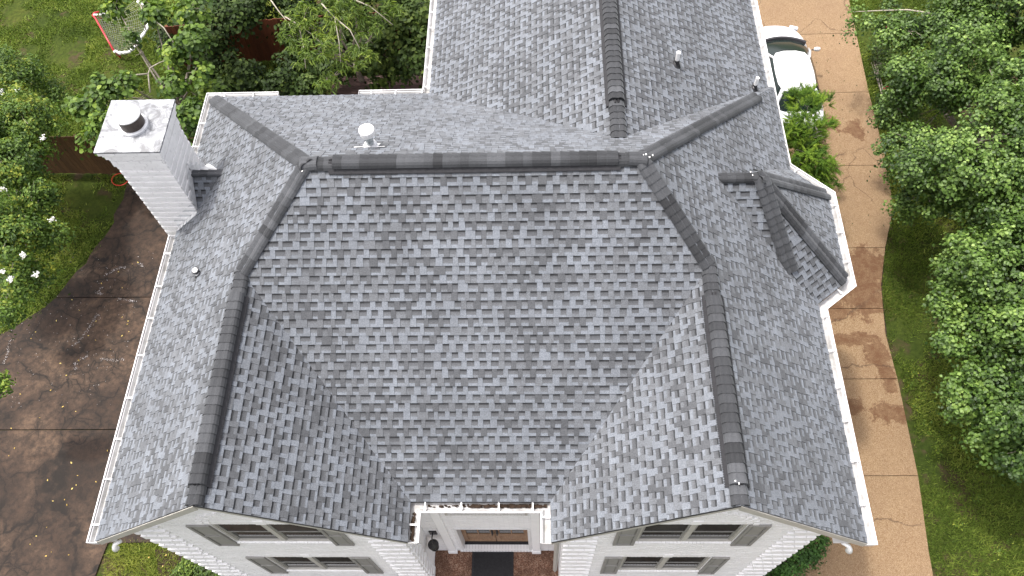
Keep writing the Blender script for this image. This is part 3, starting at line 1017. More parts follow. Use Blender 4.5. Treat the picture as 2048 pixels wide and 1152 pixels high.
def shutter(x0, x1, z0, z1, yw):
    o = MB(); t = .055
    o.box((x0, yw-.050, z0), (x0+t, yw-.012, z1)); o.box((x1-t, yw-.050, z0), (x1, yw-.012, z1))
    zm = z0+(z1-z0)*.52
    for c, d in ((z0, z0+t), (zm-t/2, zm+t/2), (z1-t, z1)):
        o.box((x0+t, yw-.050, c), (x1-t, yw-.012, d))
    ob = keep(o.obj("shutter", M_TAUPE, bevel=.004), house)
    for c, d in ((z0+t, zm-t/2), (zm+t/2, z1-t)):
        p = MB(); p.box((x0+t, yw-.026, c), (x1-t, yw-.014, d))
        p.box((x0+t+.025, yw-.036, c+.025), (x1-t-.025, yw-.026, d-.025))
        keep(p.obj("panel", M_TAUPE, bevel=.003), ob)
window(1.84, 3.64, E-1.44, E-.05, YW, back=.018); window(1.93, 3.64, E-4.32, E-2.86, YW, back=.018)
window(9.14, 10.87, E-1.38, E+.0, YW, back=.018); window(9.06, 10.77, E-4.22, E-2.75, YW, back=.018)
for x0, x1, z0, z1 in ((1.43,1.83,-1.66,-.08),(3.65,4.0,-1.62,-.08),(1.54,1.92,-4.56,-2.83),(3.65,4.02,-4.54,-2.83),
                       (8.75,9.13,-1.54,.0),(10.88,11.24,-1.55,.01),(8.70,9.05,-4.44,-2.74),(10.78,11.12,-4.45,-2.72)):
    shutter(x0, x1, E+z0, E+z1, YW)
window(5.62, 7.14, E-2.2, E-.75, YB, units=1, sill=True)
mm = MB(); mm.box((5.97, YB+.06, E-2.15), (6.0, YB+.10, E-.8)); mm.box((6.76, YB+.06, E-2.15), (6.79, YB+.10, E-.8))
keep(mm.obj("mullion", M_TAUPE), house)
mm = MB(); mm.box((5.57, YB-.03, E-2.29), (7.19, YB+.06, E-2.205)); mm.box((5.57,YB-.03,E-2.2),(5.617,YB-.002,E-.75)); mm.box((7.143,YB-.03,E-2.2),(7.19,YB-.002,E-.75))
keep(mm.obj("window_casing", M_BEIGE, bevel=.004), house)
# pilasters and porch trim
for x0, x1 in ((5.30, 5.47), (7.25, 7.42)):
    mb = MB(); mb.box((x0, YB-.07, .35), (x1, YB-.008, E-.1)); mb.box((x0-.02, YB-.09, .35), (x1+.02, YB-.008, .55))
    keep(mb.obj("pilaster", M_BRICK, bevel=.006), house)
# door recess
jb = MB()
jb.box((5.60, YB-.025, .45), (5.66, YB+.2, E-3.5)); jb.box((7.16, YB-.025, .45), (7.22, YB+.2, E-3.5)); jb.box((5.66, YB-.025, E-3.55), (7.16, YB+.2, E-3.49))
keep(jb.obj("door_frame", M_WTRIM, bevel=.006), house)
th = MB(); th.box((5.66, YB+.10, .35), (7.16, YB+.30, .475))
keep(th.obj("threshold", M_BLACK, bevel=.004), house)
sb = MB()
for i in range(24):
    a = 5.56+i*.0708
    sb.obox((a+.033, YB+.03, .40), (.031,0,0), (0,.075,0), (0,0,.058), random.uniform(.93,1))
keep(sb.obj("door_step", M_BRICK), house)
for s in (-1, 1):
    d = MB(); cx = 6.41+s*.375; yy = YB+.17
    x0, x1 = cx-.37, cx+.37
    zt, zb = E-3.56, .475; st = .10
    d.box((x0, yy, zb), (x0+st, yy+.045, zt)); d.box((x1-st, yy, zb), (x1, yy+.045, zt))
    d.box((x0+st, yy, zt-st), (x1-st, yy+.045, zt)); d.box((x0+st, yy, zb), (x1-st, yy+.045, zb+.2)); d.box((x0+st, yy, zb+.62), (x1-st, yy+.045, zb+.74))
    d.box((cx-.014, yy+.002, zb+.74), (cx+.014, yy+.043, zt-st))
    do = keep(d.obj("door", M_DOOR, bevel=.005), house)
    p = MB(); p.box((x0+st, yy+.018, zb+.2), (x1-st, yy+.03, zb+.62)); p.box((x0+st+.04, yy+.006, zb+.24), (x1-st-.04, yy+.02, zb+.58))
    keep(p.obj("panel", M_DOOR, bevel=.006), do)
    for q0, q1 in ((x0+st, cx-.014), (cx+.014, x1-st)):
        p = MB(); p.box((q0, yy+.02, zb+.74), (q1, yy+.026, zt-st)); keep(p.obj("pane", M_GLASS), do)
    h = MB(); hx = 6.41+s*.055
    h.box((hx-.025, yy-.012, zb+.80), (hx+.025, yy, zb+1.18)); h.tube([(hx, yy-.01, zb+.86), (hx, yy-.065, zb+.9), (hx, yy-.065, zb+1.08), (hx, yy-.01, zb+1.12)], .012, 8)
    keep(h.obj("handle", M_BLACKMETAL), do)

# porch floor
M_PORCH = None
def mat_porch():
    k = NT("red_brown_aggregate", 0.8, 0.3)
    p = k.voro(60)
    c = k.ramp(p.outputs["Color"], [(0.15, (0.085, 0.035, 0.02)), (0.5, (0.20, 0.10, 0.06)), (0.9, (0.36, 0.25, 0.18))])
    w = k.noise(2.5, 5, 0.65)
    c = k.mix(k.ramp(w, [(0.42, 0.55), (0.6, 0.0)]), c, (0.06, 0.028, 0.016))
    k.base(c); k.bump(p.outputs["Distance"], .5, .006)
    return k.m
M_PORCH = mat_porch()
pf = MB(); pf.box((wx1+.003, -5.9, .005), (rx0-.003, YB-.003, .35)); pf.box((4.2, -5.9, .005), (wx1, YW-.06, .347)); pf.box((rx0, -5.9, .005), (8.45, YW-.06, .347)); pf.box((4.4, -6.3, .005), (8.25, -5.903, .18))
o = keep(pf.obj("porch_floor", M_PORCH), house)
o2 = tag(MB().box((4.9,-9,.0),(7.9,-6.31,.05)).obj("front_path", M_PORCH), kind="structure")

# gutters ---------------------------------------------------------------
def gutter(pts, outs, hang=.78, rusty=False, first=.3, name="gutter"):
    """pts: eave polyline (top inner edge); outs: outward unit per segment. Mitred at the corners."""
    pts = [Vector(p) for p in pts]; outs = [Vector(o).normalized() for o in outs]
    n = len(pts)
    off = []
    for i in range(n):
        if i == 0: off.append(outs[0])
        elif i == n-1: off.append(outs[-1])
        else:
            a, b = outs[i-1], outs[i]
            m = (a+b); m = m/(m.length_squared/2) if m.length > 1e-6 else a
            off.append(m)
    Z = Vector((0,0,1))
    def pt(i, o, z): return pts[i]+off[i]*o*1.28+Z*z
    sec_out = [(.004,-.10),(.085,-.10),(.100,-.075),(.112,-.03),(.142,-.02),(.142,.005),(.126,.005)]
    sec_in = [(.126,-.002),(.122,-.022),(.094,-.072),(.082,-.094),(.008,-.094),(.008,-.012),(.0,-.008),(.0,-.06)]
    g = MB(); t = MB()
    for sec, mb in ((sec_out, g), (sec_in[:6], t)):
        for i in range(n-1):
            vs = [pt(i, *s) for s in sec]+[pt(i+1, *s) for s in sec]
            m = len(sec)
            mb.add(vs, [(k, k+1, k+1+m, k+m) for k in range(m-1)])
    for i in (0, n-1):
        vs = [pt(i, *s) for s in ((.0,-.10),(.085,-.10),(.100,-.075),(.122,-.03),(.142,-.02),(.142,.005),(.0,.005))]
        dd = (pts[1]-pts[0]).normalized() if i == 0 else (pts[-2]-pts[-1]).normalized()
        vs2 = [v+dd*.004 for v in vs]; m = len(vs)
        g.add(vs+vs2, [tuple(range(m)), tuple(range(m, 2*m))[::-1]]+[(k, k+m, (k+1) % m+m, (k+1) % m) for k in range(m)])
    go = keep(g.obj(name, M_GUTTER), house)
    keep(t.obj("trough", M_TROUGH), go)
    for i in range(n-1):
        d = (pts[i+1]-pts[i]); L = d.length; d.normalize()
        x = first if i == 0 else .25
        while x < L-.1:
            h = MB()
            c = pts[i]+d*x+outs[i]*.085+Z*.003
            h.obox(c, d*.013, outs[i]*.088, Z*.003)
            h.obox(c+outs[i]*.0+Z*(-.008), d*.003, outs[i]*.06, Z*.006)
            keep(h.obj("hanger", M_WTRIM), go)
            x += hang*random.uniform(.85, 1.12)
        first = .3
    return go
zg = -.035
gutter([V(0,YG-.02,zg), V(0,.93,zg)], [(-1,0,0)], .80)
gutter([V(0,2.42,zg), V(0,DB,zg), V(1.50,DB,zg)], [(-1,0,0),(0,1,0)], .62)
gutter([V(3.36,DB,zg), V(XE3,DB,zg), V(XE3,FAR,zg)], [(0,1,0),(-1,0,0)], .62)
gutter([V(W3,FAR,zg), V(W3,2.49,zg), V(C2.x,C2.y,zg), V(C3.x,C3.y,zg), V(W,-.81,zg), V(W,YG-.02,zg)],
       [(1,0,0), (.697,.717,0), (1,0,0), (.606,-.795,0), (1,0,0)], .74)
gutter([V(XIL,YG-.01,zg), V(XIL,-DF,zg), V(XIR,-DF,zg), V(XIR,YG-.01,zg)], [(1,0,0),(0,-1,0),(-1,0,0)], .60)
# black debris line in the recess trough
db = MB()
for i in range(260):
    x = 6.2+random.random()*1.35 if random.random() < .8 else 5.5+random.random()*2
    db.obox((x, -DF-.03-random.random()*.045, E+zg-.078+random.random()*.02), (random.uniform(.006,.03),0,.0), (0,random.uniform(.005,.018),.0), (0,0,.006), random.uniform(.4,1))
for i in range(90):
    db.obox((XIL+.03+random.random()*.05, YG+.05+random.random()*.45, E+zg-.08+random.random()*.015), (random.uniform(.005,.02),0,.0), (0,random.uniform(.005,.02),.0), (0,0,.006), random.uniform(.4,1))
o = keep(db.obj("gutter_debris", M_SOIL), house); o["kind"] = "stuff"
# downspouts and outlet elbows
def downspout(pts, mat=M_WTRIM, r=.042, name="downspout"):
    mb = MB(); mb.tube(pts, r, 4)
    return keep(mb.obj(name, mat), house)
downspout([(XIR-.06, YG+.3, E-.14), (XIR-.02, -4.72, E-.55), (7.76, -4.66, E-1.0), (7.76, -4.66, .42)], M_BEIGE, .05)
for x, s in ((.22, -1), (12.50, 1)):
    mb = MB()
    mb.tube([(x-s*.10, YG+.05, E-.20), (x, YG+.0, E-.22), (x+s*.04, YG-.03, E-.30), (x+s*.05, YG-.045, E-.38)], [.032,.036,.042,.060], 12)
    keep(mb.obj("outlet_elbow", M_PVC, smooth=True), house)  # flared white gutter outlet elbow at each front gable corner
cv = MB(); cv.tube([(0.06, DB-.5, E-.14), (.2, DB-.45, E-.5), (.24, DB-.45, .1)], .04, 4); keep(cv.obj("downspout", M_WTRIM), house)

# chimney ------------------------------------------------------------------
CX0, CX1, CY0, CY1 = -.33, .61, 1.12, 2.10
CZT = E+2.55
chim = keep(MB().box((CX0+.012, CY0+.012, 0), (CX1-.012, CY1-.012, CZT), 1.0).obj("chimney", M_MORTAR), house)
bp = []
def chim_course(z, k, out, crs=.083):
    bl = .21
    for face in range(4):
        if face == 0: a, b, O, U, n = CX0-out, CX1+out, Vector((0, CY0-out, z)), Vector((1,0,0)), Vector((0,-1,0))
        elif face == 1: a, b, O, U, n = CY0-out, CY1+out, Vector((CX1+out, 0, z)), Vector((0,1,0)), Vector((1,0,0))
        elif face == 2: a, b, O, U, n = CX0-out, CX1+out, Vector((0, CY1+out, z)), Vector((1,0,0)), Vector((0,1,0))
        else: a, b, O, U, n = CY0-out, CY1+out, Vector((CX0-out, 0, z)), Vector((0,1,0)), Vector((-1,0,0))
        if face == 1 and z < E+.35: pass
        u = a-(bl/2 if (k+face) % 2 else 0)
        while u < b-.01:
            s0, s1 = max(u+.004, a), min(u+bl-.004, b)
            u += bl
            if s1-s0 < .015: continue
            pr = random.uniform(0, .004)+(.016 if k % 2 else 0)
            g0, g1 = .004, crs-.004
            dep = .03+out
            Z = Vector((0,0,1))
            f = [O+U*s0+Z*g0+n*pr, O+U*s1+Z*g0+n*pr, O+U*s1+Z*g1+n*(pr), O+U*s0+Z*g1+n*(pr)]
            r = [p-n*dep for p in f]
            fs = [(0,1,2,3), (0,4,5,1), (1,5,6,2), (2,6,7,3), (3,7,4,0)]
            t = random.uniform(.93, 1.0)
            bp.append((f+r, fs, [t]*8, (f[0]+f[2])/2, (s1-s0)*crs, n))
nk = int((CZT-0)/.083)
for k in range(nk):
    fromtop = nk-1-k
    out = {0: .10, 1: .075, 2: .05, 3: .03, 4:.02, 5:.03}.get(fromtop, 0)
    chim_course(k*.083, k, out)
emit(bp, "brick", chim, M_BRICK, 300, "brick_field")
def mat_crown():
    k = NT("weathered_metal_crown", 0.5, 0.4)
    f = k.noise(3.2, 6, 0.7, dist=1.2)
    c = k.ramp(f, [(0.40, (0.13, 0.135, 0.14)), (0.50, (0.24, 0.25, 0.26)), (0.62, (0.44, 0.45, 0.46))])
    g = k.noise(18, 5, 0.75)
    c = k.mix(k.ramp(g, [(0.56, 0.0), (0.66, 0.6)]), c, (0.14, 0.14, 0.145))
    k.base(c); return k.m
M_CROWN = mat_crown()
cz = nk*.083
cr = MB()
cr.box((CX0-.13, CY0-.13, cz), (CX1+.13, CY1+.13, cz+.035))
a = [(CX0-.13, CY0-.13), (CX1+.13, CY0-.13), (CX1+.13, CY1+.13), (CX0-.13, CY1+.13)]
FX, FY = .155, 1.57
b = [(FX-.26, FY-.26), (FX+.26, FY-.26), (FX+.26, FY+.26), (FX-.26, FY+.26)]
cr.add([(x, y, cz+.036) for x, y in a]+[(x, y, cz+.075) for x, y in b], [(0,1,5,4),(1,2,6,5),(2,3,7,6),(3,0,4,7),(4,5,6,7)])
keep(cr.obj("crown", M_CROWN), chim)
M_FLUEDARK = simple("sooty_flue_steel", (0.055, 0.042, 0.035), 0.45, 0.5, metal=0.3, var=0.5, scale=6)
fl_ = MB(); fl_.lathe([(.262, .07), (.265, .115), (.24, .125), (.225, .125)], (FX, FY, cz), 32)
fo = keep(fl_.obj("flue", M_LEAD, smooth=False), chim)
fb = MB(); fb.lathe([(.215, .12), (.215, .36)], (FX, FY, cz), 32); 
keep(fb.obj("flue_screen", M_FLUEDARK, smooth=False), fo) if False else keep(fb.obj("flue_screen", M_FLUEDARK), chim)
fc = MB(); fc.lathe([(.236, .355), (.238, .385), (.225, .395), (.12, .408), (.0001, .412)], (FX, FY, cz), 32)
keep(fc.obj("flue_cap", M_PVC, smooth=False), chim)

# roof vents --------------------------------------------------------------
def plumbing_vent(x, y, zroof_, nrm, h=.30, r=.036, boot=.095, cap=False):
    n = nrm.normalized()
    p = V(x, y, zroof_)
    mb = MB()
    q = n.to_track_quat('Z', 'Y').to_matrix()
    ring = []
    prof = [(boot, .008), (boot*.95, .022), (boot*.62, .05), (r*1.25, .085), (r*1.18, .12), (r*.9, .12)]
    N = 18; vs = []; fs = []
    for i, (rr, z) in enumerate(prof):
        for k in range(N):
            t = 2*math.pi*k/N
            blend = min(1, max(0, (z-.02)/.06))
            loc = q @ Vector((rr*math.cos(t), rr*math.sin(t), z))
            up = Vector((rr*math.cos(t), rr*math.sin(t), z+.02))
            vs.append(p + loc.lerp(up, blend))
    for i in range(len(prof)-1):
        for k in range(N):
            fs.append((i*N+k, i*N+(k+1) % N, (i+1)*N+(k+1) % N, (i+1)*N+k))
    mb.add(vs, fs)
    o = keep(mb.obj("vent_pipe_boot", M_BLACK, smooth=True), house)
    pp = MB(); pp.tube([p-Vector((0,0,.05)), p+Vector((0,0,h))], r, 16)
    keep(pp.obj("pipe", M_PVC), o)
plumbing_vent(10.23, 3.70, P3R*(W3-10.23), N_3R, .34, .040, .11)
plumbing_vent(12.19, 4.37, P3R*(W3-12.19), N_3R, .34, .038, .10)
plumbing_vent(1.25, -.72, PL*1.25, N_L, .17, .048, .085)
# gas flue with round cap
bx, by = 4.60, .80
bz = HR-PB*by
bb = MB()
nB = N_B.normalized(); q = nB.to_track_quat('Z', 'X').to_matrix()
c = V(bx, by, bz)+nB*.012
bb.obox(c, q @ Vector((.13,0,0)), q @ Vector((0,.14,0)), nB*.004)
bo = keep(bb.obj("vent_base", M_LEAD), house)
s_ = MB(); s_.lathe([(.115, .0), (.11, .04), (.085, .06), (.075, .065)], (bx, by, E+bz+.02), 24); keep(s_.obj("storm_collar", M_LEAD, smooth=True), bo)
s_ = MB(); s_.lathe([(.066, -.05), (.066, .34)], (bx, by, E+bz), 24); keep(s_.obj("pipe", M_GALV, smooth=True), bo)
s_ = MB(); s_.lathe([(.095, .30), (.125, .315), (.128, .37), (.11, .375), (.11, .385), (.132, .39), (.130, .43), (.105, .45), (.0001, .452)], (bx, by, E+bz), 28); keep(s_.obj("vent_cap", M_PVC, smooth=False), bo)
fg = MB()
for s in (-1, 1): fg.obox(V(bx+s*.19, by-.10, bz+PB*.10+.03), (.07,.004,0), (0,.009,-.004), (0,0,.004))
keep(fg.obj("flashing_tape", M_PVC), bo)

# lantern, mat, rails
lt = empty("wall_lantern", (5.14, YB-.24, E-4.0), "black round wall lantern on the white brick left of the front door", "lantern")
mb = MB(); mb.box((5.06, YB-.035, E-3.98), (5.22, YB-.010, E-3.70)); keep(mb.obj("back_plate", M_BLACKMETAL, bevel=.004), lt)
mb = MB(); mb.tube([(5.14, YB-.03, E-3.80), (5.14, YB-.14, E-3.72), (5.14, YB-.24, E-3.74), (5.14, YB-.24, E-3.86)], .012, 8); keep(mb.obj("arm", M_BLACKMETAL), lt)
mb = MB(); mb.lathe([(.012, .26), (.03, .22), (.075, .16), (.115, .12), (.118, .11), (.06, .112)], (5.14, YB-.24, E-4.1), 24); keep(mb.obj("hood", M_BLACKMETAL, smooth=True), lt)
mb = MB(); mb.lathe([(.085, .10), (.078, -.12)], (5.14, YB-.24, E-4.1), 16); keep(mb.obj("glass", M_GLASS, smooth=True), lt)
mb = MB()
for k in range(6):
    t = k*math.pi/3; mb.tube([(5.14+.092*math.cos(t), YB-.24+.092*math.sin(t), E-4.0), (5.14+.086*math.cos(t), YB-.24+.086*math.sin(t), E-4.23)], .006, 5)
mb.lathe([(.095, .0), (.095, .02), (.02, .03)], (5.14, YB-.24, E-4.24), 20)
keep(mb.obj("cage", M_BLACKMETAL), lt)

mt = MB(); mt.box((5.83, -4.90, .352), (6.80, -4.24, .364))
mat_ = tag(mt.obj("doormat", M_BLACK, bevel=.003), "black ribbed rubber mat in front of the wooden double door", "doormat")
for i in range(27):
    r_ = MB(); y = -4.87+i*.0228; r_.box((5.88, y, .3645), (6.75, y+.012, .372))
    r_.obj("rib", M_BLACK).parent = mat_
bd = MB()
for a, b in (((5.835,-4.895,.3645),(5.875,-4.245,.376)), ((6.755,-4.895,.3645),(6.795,-4.245,.376)), ((5.875,-4.27,.3645),(6.755,-4.245,.376))): bd.box(a, b)
bd.obj("border", M_BLACK).parent = mat_
for x, lab, s in ((4.30, "black iron handrail at the left of the porch steps, on the lantern's side", 1), (8.36, "black iron handrail at the right of the porch steps, by the beige downspout", -1)):
    hr = empty("handrail", (x, -5.0, .35), lab, "handrail", "handrails of the porch steps")
    m_ = MB(); m_.box((x-.022, -5.02, .35), (x+.022, -4.976, 1.23)); keep(m_.obj("post", M_BLACKMETAL), hr)
    m_ = MB(); m_.box((x-.022, -6.6, .02), (x+.022, -6.556, .95)); keep(m_.obj("post", M_BLACKMETAL), hr)
    m_ = MB(); m_.tube([(x, -4.95, 1.24), (x, -6.6, .97)], .026, 8); m_.tube([(x, -4.99, .55), (x, -6.58, .25)], .014, 6); keep(m_.obj("rail", M_BLACKMETAL), hr)
    m_ = MB()
    for i in range(10):
        y = -5.12-i*.145; m_.box((x-.008, y-.008, .55-(i+.8)*.027), (x+.008, y+.008, 1.22-(i+.8)*.024))
    o = keep(m_.obj("balusters", M_BLACKMETAL), hr)
    m_ = MB(); m_.obox((x+s*.07, -5.02, .62), (.08,0,0), (0,.012,0), (0,0,.03)); keep(m_.obj("bracket", M_BLACKMETAL), hr)

# ------------------------------------------------------------------ plants
# crowns as overlapping foliage masses: x, y, z, radius
LA = [(17.52, 9.02, 3.5, 0.62), (17.68, 7.06, 3.6, 0.95), (16.89, 5.21, 3.2, 0.85), (17.31, 4.01, 4.1, 1.05), (18.64, 7.05, 4.3, 1.3), (18.14, 4.02, 4.8, 1.35), (19.32, 5.41, 5.1, 1.5), (18.74, 9.36, 3.7, 1.0), (19.98, 8.68, 4.6, 1.4), (17.1, 3.86, 3.1, 0.62), (18.72, 2.8, 4.5, 1.1), (18.04, 3.03, 3.6, 0.72), (17.21, 6.93, 2.7, 0.55), (21.34, 7.57, 4.9, 1.6), (19.88, 3.32, 4.9, 1.5), (16.73, 3.91, 2.5, 0.35)]
LB = [(17.5, 1.65, 3.8, 0.85), (17.02, 0.84, 3.4, 0.72), (17.78, 0.64, 4.4, 1.15), (16.91, -0.22, 3.5, 0.75), (17.62, -0.76, 4.1, 0.95), (18.69, 0.09, 4.5, 1.2), (17.13, 1.55, 3.2, 0.45)]
LC = [(16.79, -1.59, 3.4, 0.68), (17.22, -2.08, 3.8, 0.9), (17.31, -2.81, 3.3, 0.5), (16.52, -1.76, 3.1, 0.45), (16.94, -2.48, 3.1, 0.42), (18.07, -1.91, 3.9, 1.0)]
LM = [(-7.89, 8.76, 2.9, 0.75), (-6.69, 6.74, 3.2, 0.9), (-6.6, 6.26, 2.8, 0.5), (-6.75, 5.24, 3.1, 0.85), (-6.1, 4.44, 2.6, 0.6), (-5.63, 3.5, 2.3, 0.45), (-5.98, 2.96, 2.9, 0.75), (-6.01, 1.92, 2.4, 0.5), (-5.69, 2.4, 2.2, 0.4), (-7.98, 6.32, 3.5, 1.1), (-6.98, 3.17, 3.3, 1.0), (-7.24, 8.82, 2.2, 0.35), (-6.13, 1.35, 2.1, 0.3)]
LR = [(-5.35, 11.2, 3.3, 0.34), (-3.9, 10.6, 3.6, 0.36), (-4.85, 10.3, 2.9, 0.2), (-2.95, 8.92, 3.5, 0.34), (-2.37, 9.18, 3.7, 0.42), (-2.51, 10.41, 3.8, 0.5), (-3.03, 8.15, 3.1, 0.35), (-2.37, 7.37, 2.7, 0.4), (-2.72, 6.7, 2.2, 0.3), (-4.13, 7.79, 3.5, 0.32), (-4.73, 7.52, 3.3, 0.42), (-5.41, 7.35, 3.0, 0.32), (-4.65, 6.6, 3.1, 0.35), (-5.2, 6.33, 2.7, 0.22), (-2.26, 8.41, 2.4, 0.4), (-2.27, 8.51, 3.2, 0.35), (-6.1, 7.93, 2.7, 0.2)]
LV = [(-2.86, 10.88, 1.5, 0.6), (-1.94, 10.09, 1.4, 0.6), (-2.3, 11.79, 2.2, 0.6), (-2.86, 11.14, 2.3, 0.5), (-0.65, 9.83, 1.3, 0.5), (0.3, 9.7, 1.2, 0.45), (0.92, 10.35, 1.5, 0.6), (-0.49, 10.69, 1.2, 0.5), (2.25, 10.55, 1.9, 0.6), (3.59, 10.94, 2.7, 0.6), (3.84, 9.87, 2.3, 0.5), (3.08, 10.74, 2.3, 0.6), (3.11, 10.27, 1.3, 0.35), (2.43, 10.16, 1.0, 0.3), (-1.87, 12.46, 1.9, 0.6), (1.13, 11.68, 1.7, 0.8), (-0.33, 12.4, 1.5, 0.8), (-3.86, 7.71, 0.9, 0.35), (-2.84, 7.33, 1.1, 0.4), (3.96, 10.9, 3.1, 0.4), (-2.63, 9.76, 1.1, 0.45), (-1.43, 9.92, 0.9, 0.4)]
LP = [(0.87, 9.57, 3.9, 0.5), (1.94, 9.6, 4.2, 0.6), (0.4, 9.31, 3.6, 0.3), (1.41, 8.58, 3.8, 0.5), (2.68, 9.42, 3.9, 0.5), (1.58, 7.93, 3.3, 0.3), (2.54, 8.57, 3.5, 0.42), (0.72, 8.72, 3.4, 0.28), (3.22, 10.13, 3.7, 0.35), (2.04, 8.39, 3.4, 0.35), (2.11, 10.82, 4.3, 0.8)]
LCY = [(14.85, 7.07, 2.8, 0.4), (14.4, 6.1, 3.1, 0.48), (15.21, 6.52, 2.6, 0.3), (14.6, 5.25, 2.8, 0.5), (15.2, 5.39, 2.4, 0.28), (14.83, 4.82, 2.4, 0.28), (14.57, 7.44, 2.7, 0.26), (15.38, 7.42, 2.6, 0.24)]
TWG = [(-4.72, -1.07, 3.1, 0.28), (-4.91, -1.21, 3.0, 0.2)]

def fbm(P, seed, f=1.0):
    r = np.random.default_rng(seed)
    out = np.zeros(len(P))
    amp = 1.0
    for o in range(4):
        for _ in range(3):
            d = r.normal(size=3); d /= np.linalg.norm(d)
            out += amp*np.sin(P @ d * f * (2**o) * 2.1 + r.uniform(0, 6.28))
        amp *= .6
    return out/4.0
def unit(a): return a/np.maximum(np.linalg.norm(a, axis=-1, keepdims=True), 1e-9)

def leaves_mesh(name, C, N, size, width, tone, mat, parent=None, fold=.12, shape='round', droop=None):
    """C centres (n,3), N normals, size (n,), tone (n,)"""
    n = len(C)
    t = rng.normal(size=(n, 3))
    if droop is not None: t = t*.45 + droop
    t = unit(t - (t*N).sum(1, keepdims=True)*N)
    b = np.cross(N, t)
    s = size[:, None]; w = (size*width)[:, None]
    if shape == 'round':
        P = np.stack([C-t*s*.5, C-t*s*.22+b*w*.46+N*s*fold, C+t*s*.20+b*w*.42+N*s*fold, C+t*s*.55,
                      C+t*s*.20-b*w*.42+N*s*fold, C-t*s*.22-b*w*.46+N*s*fold], 1)
        F = np.array([[0,1,2,3],[0,3,4,5]]); k = 6
    else:
        P = np.stack([C-t*s*.5, C+b*w*.5+N*s*fold, C+t*s*.5-N*s*fold, C-b*w*.5+N*s*fold], 1)
        F = np.array([[0,1,2,3]]); k = 4
    V_ = P.reshape(-1, 3)
    base = (np.arange(n)*k)[:, None, None]
    Fc = (F[None]+base).reshape(-1, 4)
    T = np.repeat(np.clip(tone, 0, 1), k)
    return npmesh(name, V_, Fc, T, mat, parent)

def crown(lobes, seed, dens=17, per=26, size=.075, width=.85, cr=.17, gap=.15, zlow=-.45, flat=.6, upw=.9, rough=.28, inner=.25, sub=0):
    """returns centres, normals, tones of the leaves of one crown"""
    r = np.random.default_rng(seed)
    if sub:
        ex = []
        for (x, y, z, rad) in [l[:4] for l in lobes]:
            ex.append((x, y, z-.1*rad, rad*.80))
            for _ in range(sub):
                d = unit(r.normal(size=3)); d[2] = abs(d[2])*.9-.15; d = unit(d)
                ex.append((x+d[0]*rad*.78, y+d[1]*rad*.78, z+d[2]*rad*.78, rad*r.uniform(.28, .46)))
        lobes = ex
    Cs, Ns, Ts, Cl = [], [], [], []
    L = np.array([l[:4] for l in lobes])
    for (x, y, z, rad) in L:
        n = int(dens*4*math.pi*rad*rad)
        d = unit(r.normal(size=(n*2, 3)))
        d = d[(d[:, 2] > zlow) | (r.random(len(d)) < .18)][:n]
        rr = rad*(.86+rough*fbm(d*1.0+np.array([x, y, z]), seed+3, 2.2)+.08*r.normal(size=len(d)))
        ins = r.random(len(d)) < inner
        rr = np.where(ins, rr*r.uniform(.45, .85, len(d)), rr)
        p = np.array([x, y, z])+d*rr[:, None]*np.array([1, 1, .9])
        # drop clusters well inside another lobe, and where gaps are
        keepm = np.ones(len(p), bool)
        for (x2, y2, z2, r2) in L:
            if (x2, y2, z2) == (x, y, z): continue
            keepm &= np.linalg.norm(p-np.array([x2, y2, z2]), axis=1) > r2*.62
        keepm &= fbm(p, seed+9, 1.5) > -1+gap*2.2-.35
        keepm &= p[:, 2] > .15
        p = p[keepm]; d = d[keepm]
        m = len(p)
        k = r.integers(int(per*.5), int(per*1.5), m)
        idx = np.repeat(np.arange(m), k)
        g = r.normal(size=(len(idx), 3))*np.array([1, 1, flat])*cr*.6
        g[:, 2] -= (g[:, 0]**2+g[:, 1]**2)/cr*.5
        c = p[idx]+g
        nn = unit(d[idx]*.55+np.array([0, 0, upw])+g/cr*.5+r.normal(size=(len(idx), 3))*.38)
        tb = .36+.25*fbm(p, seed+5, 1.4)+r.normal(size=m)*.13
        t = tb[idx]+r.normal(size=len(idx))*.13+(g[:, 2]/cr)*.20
        Cs.append(c); Ns.append(nn); Ts.append(t); Cl.append(p)
    return np.concatenate(Cs), np.concatenate(Ns), np.concatenate(Ts), np.concatenate(Cl)

def trunk(base, lobes, r0, parent, mat=M_BARK, seed=1, n_twig=40, clusters=None):
    rr = random.Random(seed)
    cx = sum(l[0]*l[3] for l in lobes)/sum(l[3] for l in lobes); cy = sum(l[1]*l[3] for l in lobes)/sum(l[3] for l in lobes)
    zl = min(l[2] for l in lobes)
    B = Vector(base); fork = Vector((B.x*.6+cx*.4, B.y*.6+cy*.4, max(zl*.55, .5)))
    mb = MB()
    mb.tube([B, B.lerp(fork, .3)+Vector((.05, -.03, 0)), B.lerp(fork, .7)+Vector((-.04, .05, 0)), fork], [r0*1.35, r0, r0*.88, r0*.78], 9)
    keep(mb.obj("trunk", mat, smooth=True), parent)
    mb = MB()
    for l in lobes:
        c = Vector(l[:3])+Vector((0, 0, l[3]*.3))
        mid = fork.lerp(c, .5)+Vector((rr.uniform(-.2, .2), rr.uniform(-.2, .2), -.15))
        mb.tube([fork, fork.lerp(mid, .5)+Vector((0,0,.06)), mid, c], [r0*.5, r0*.38, r0*.28, r0*.08], 6)
        for _ in range(7):
            d = Vector((rr.gauss(0, 1), rr.gauss(0, 1), rr.gauss(.2, .6))).normalized()
            s = mid.lerp(c, rr.uniform(.2, 1))
            e = s+d*l[3]*.85
            mb.tube([s, s.lerp(e, .5)+Vector((rr.uniform(-.06, .06), rr.uniform(-.06, .06), .05)), e], [r0*.13, r0*.09, .005], 4, cap=False)
    keep(mb.obj("limbs", mat, smooth=True), parent)

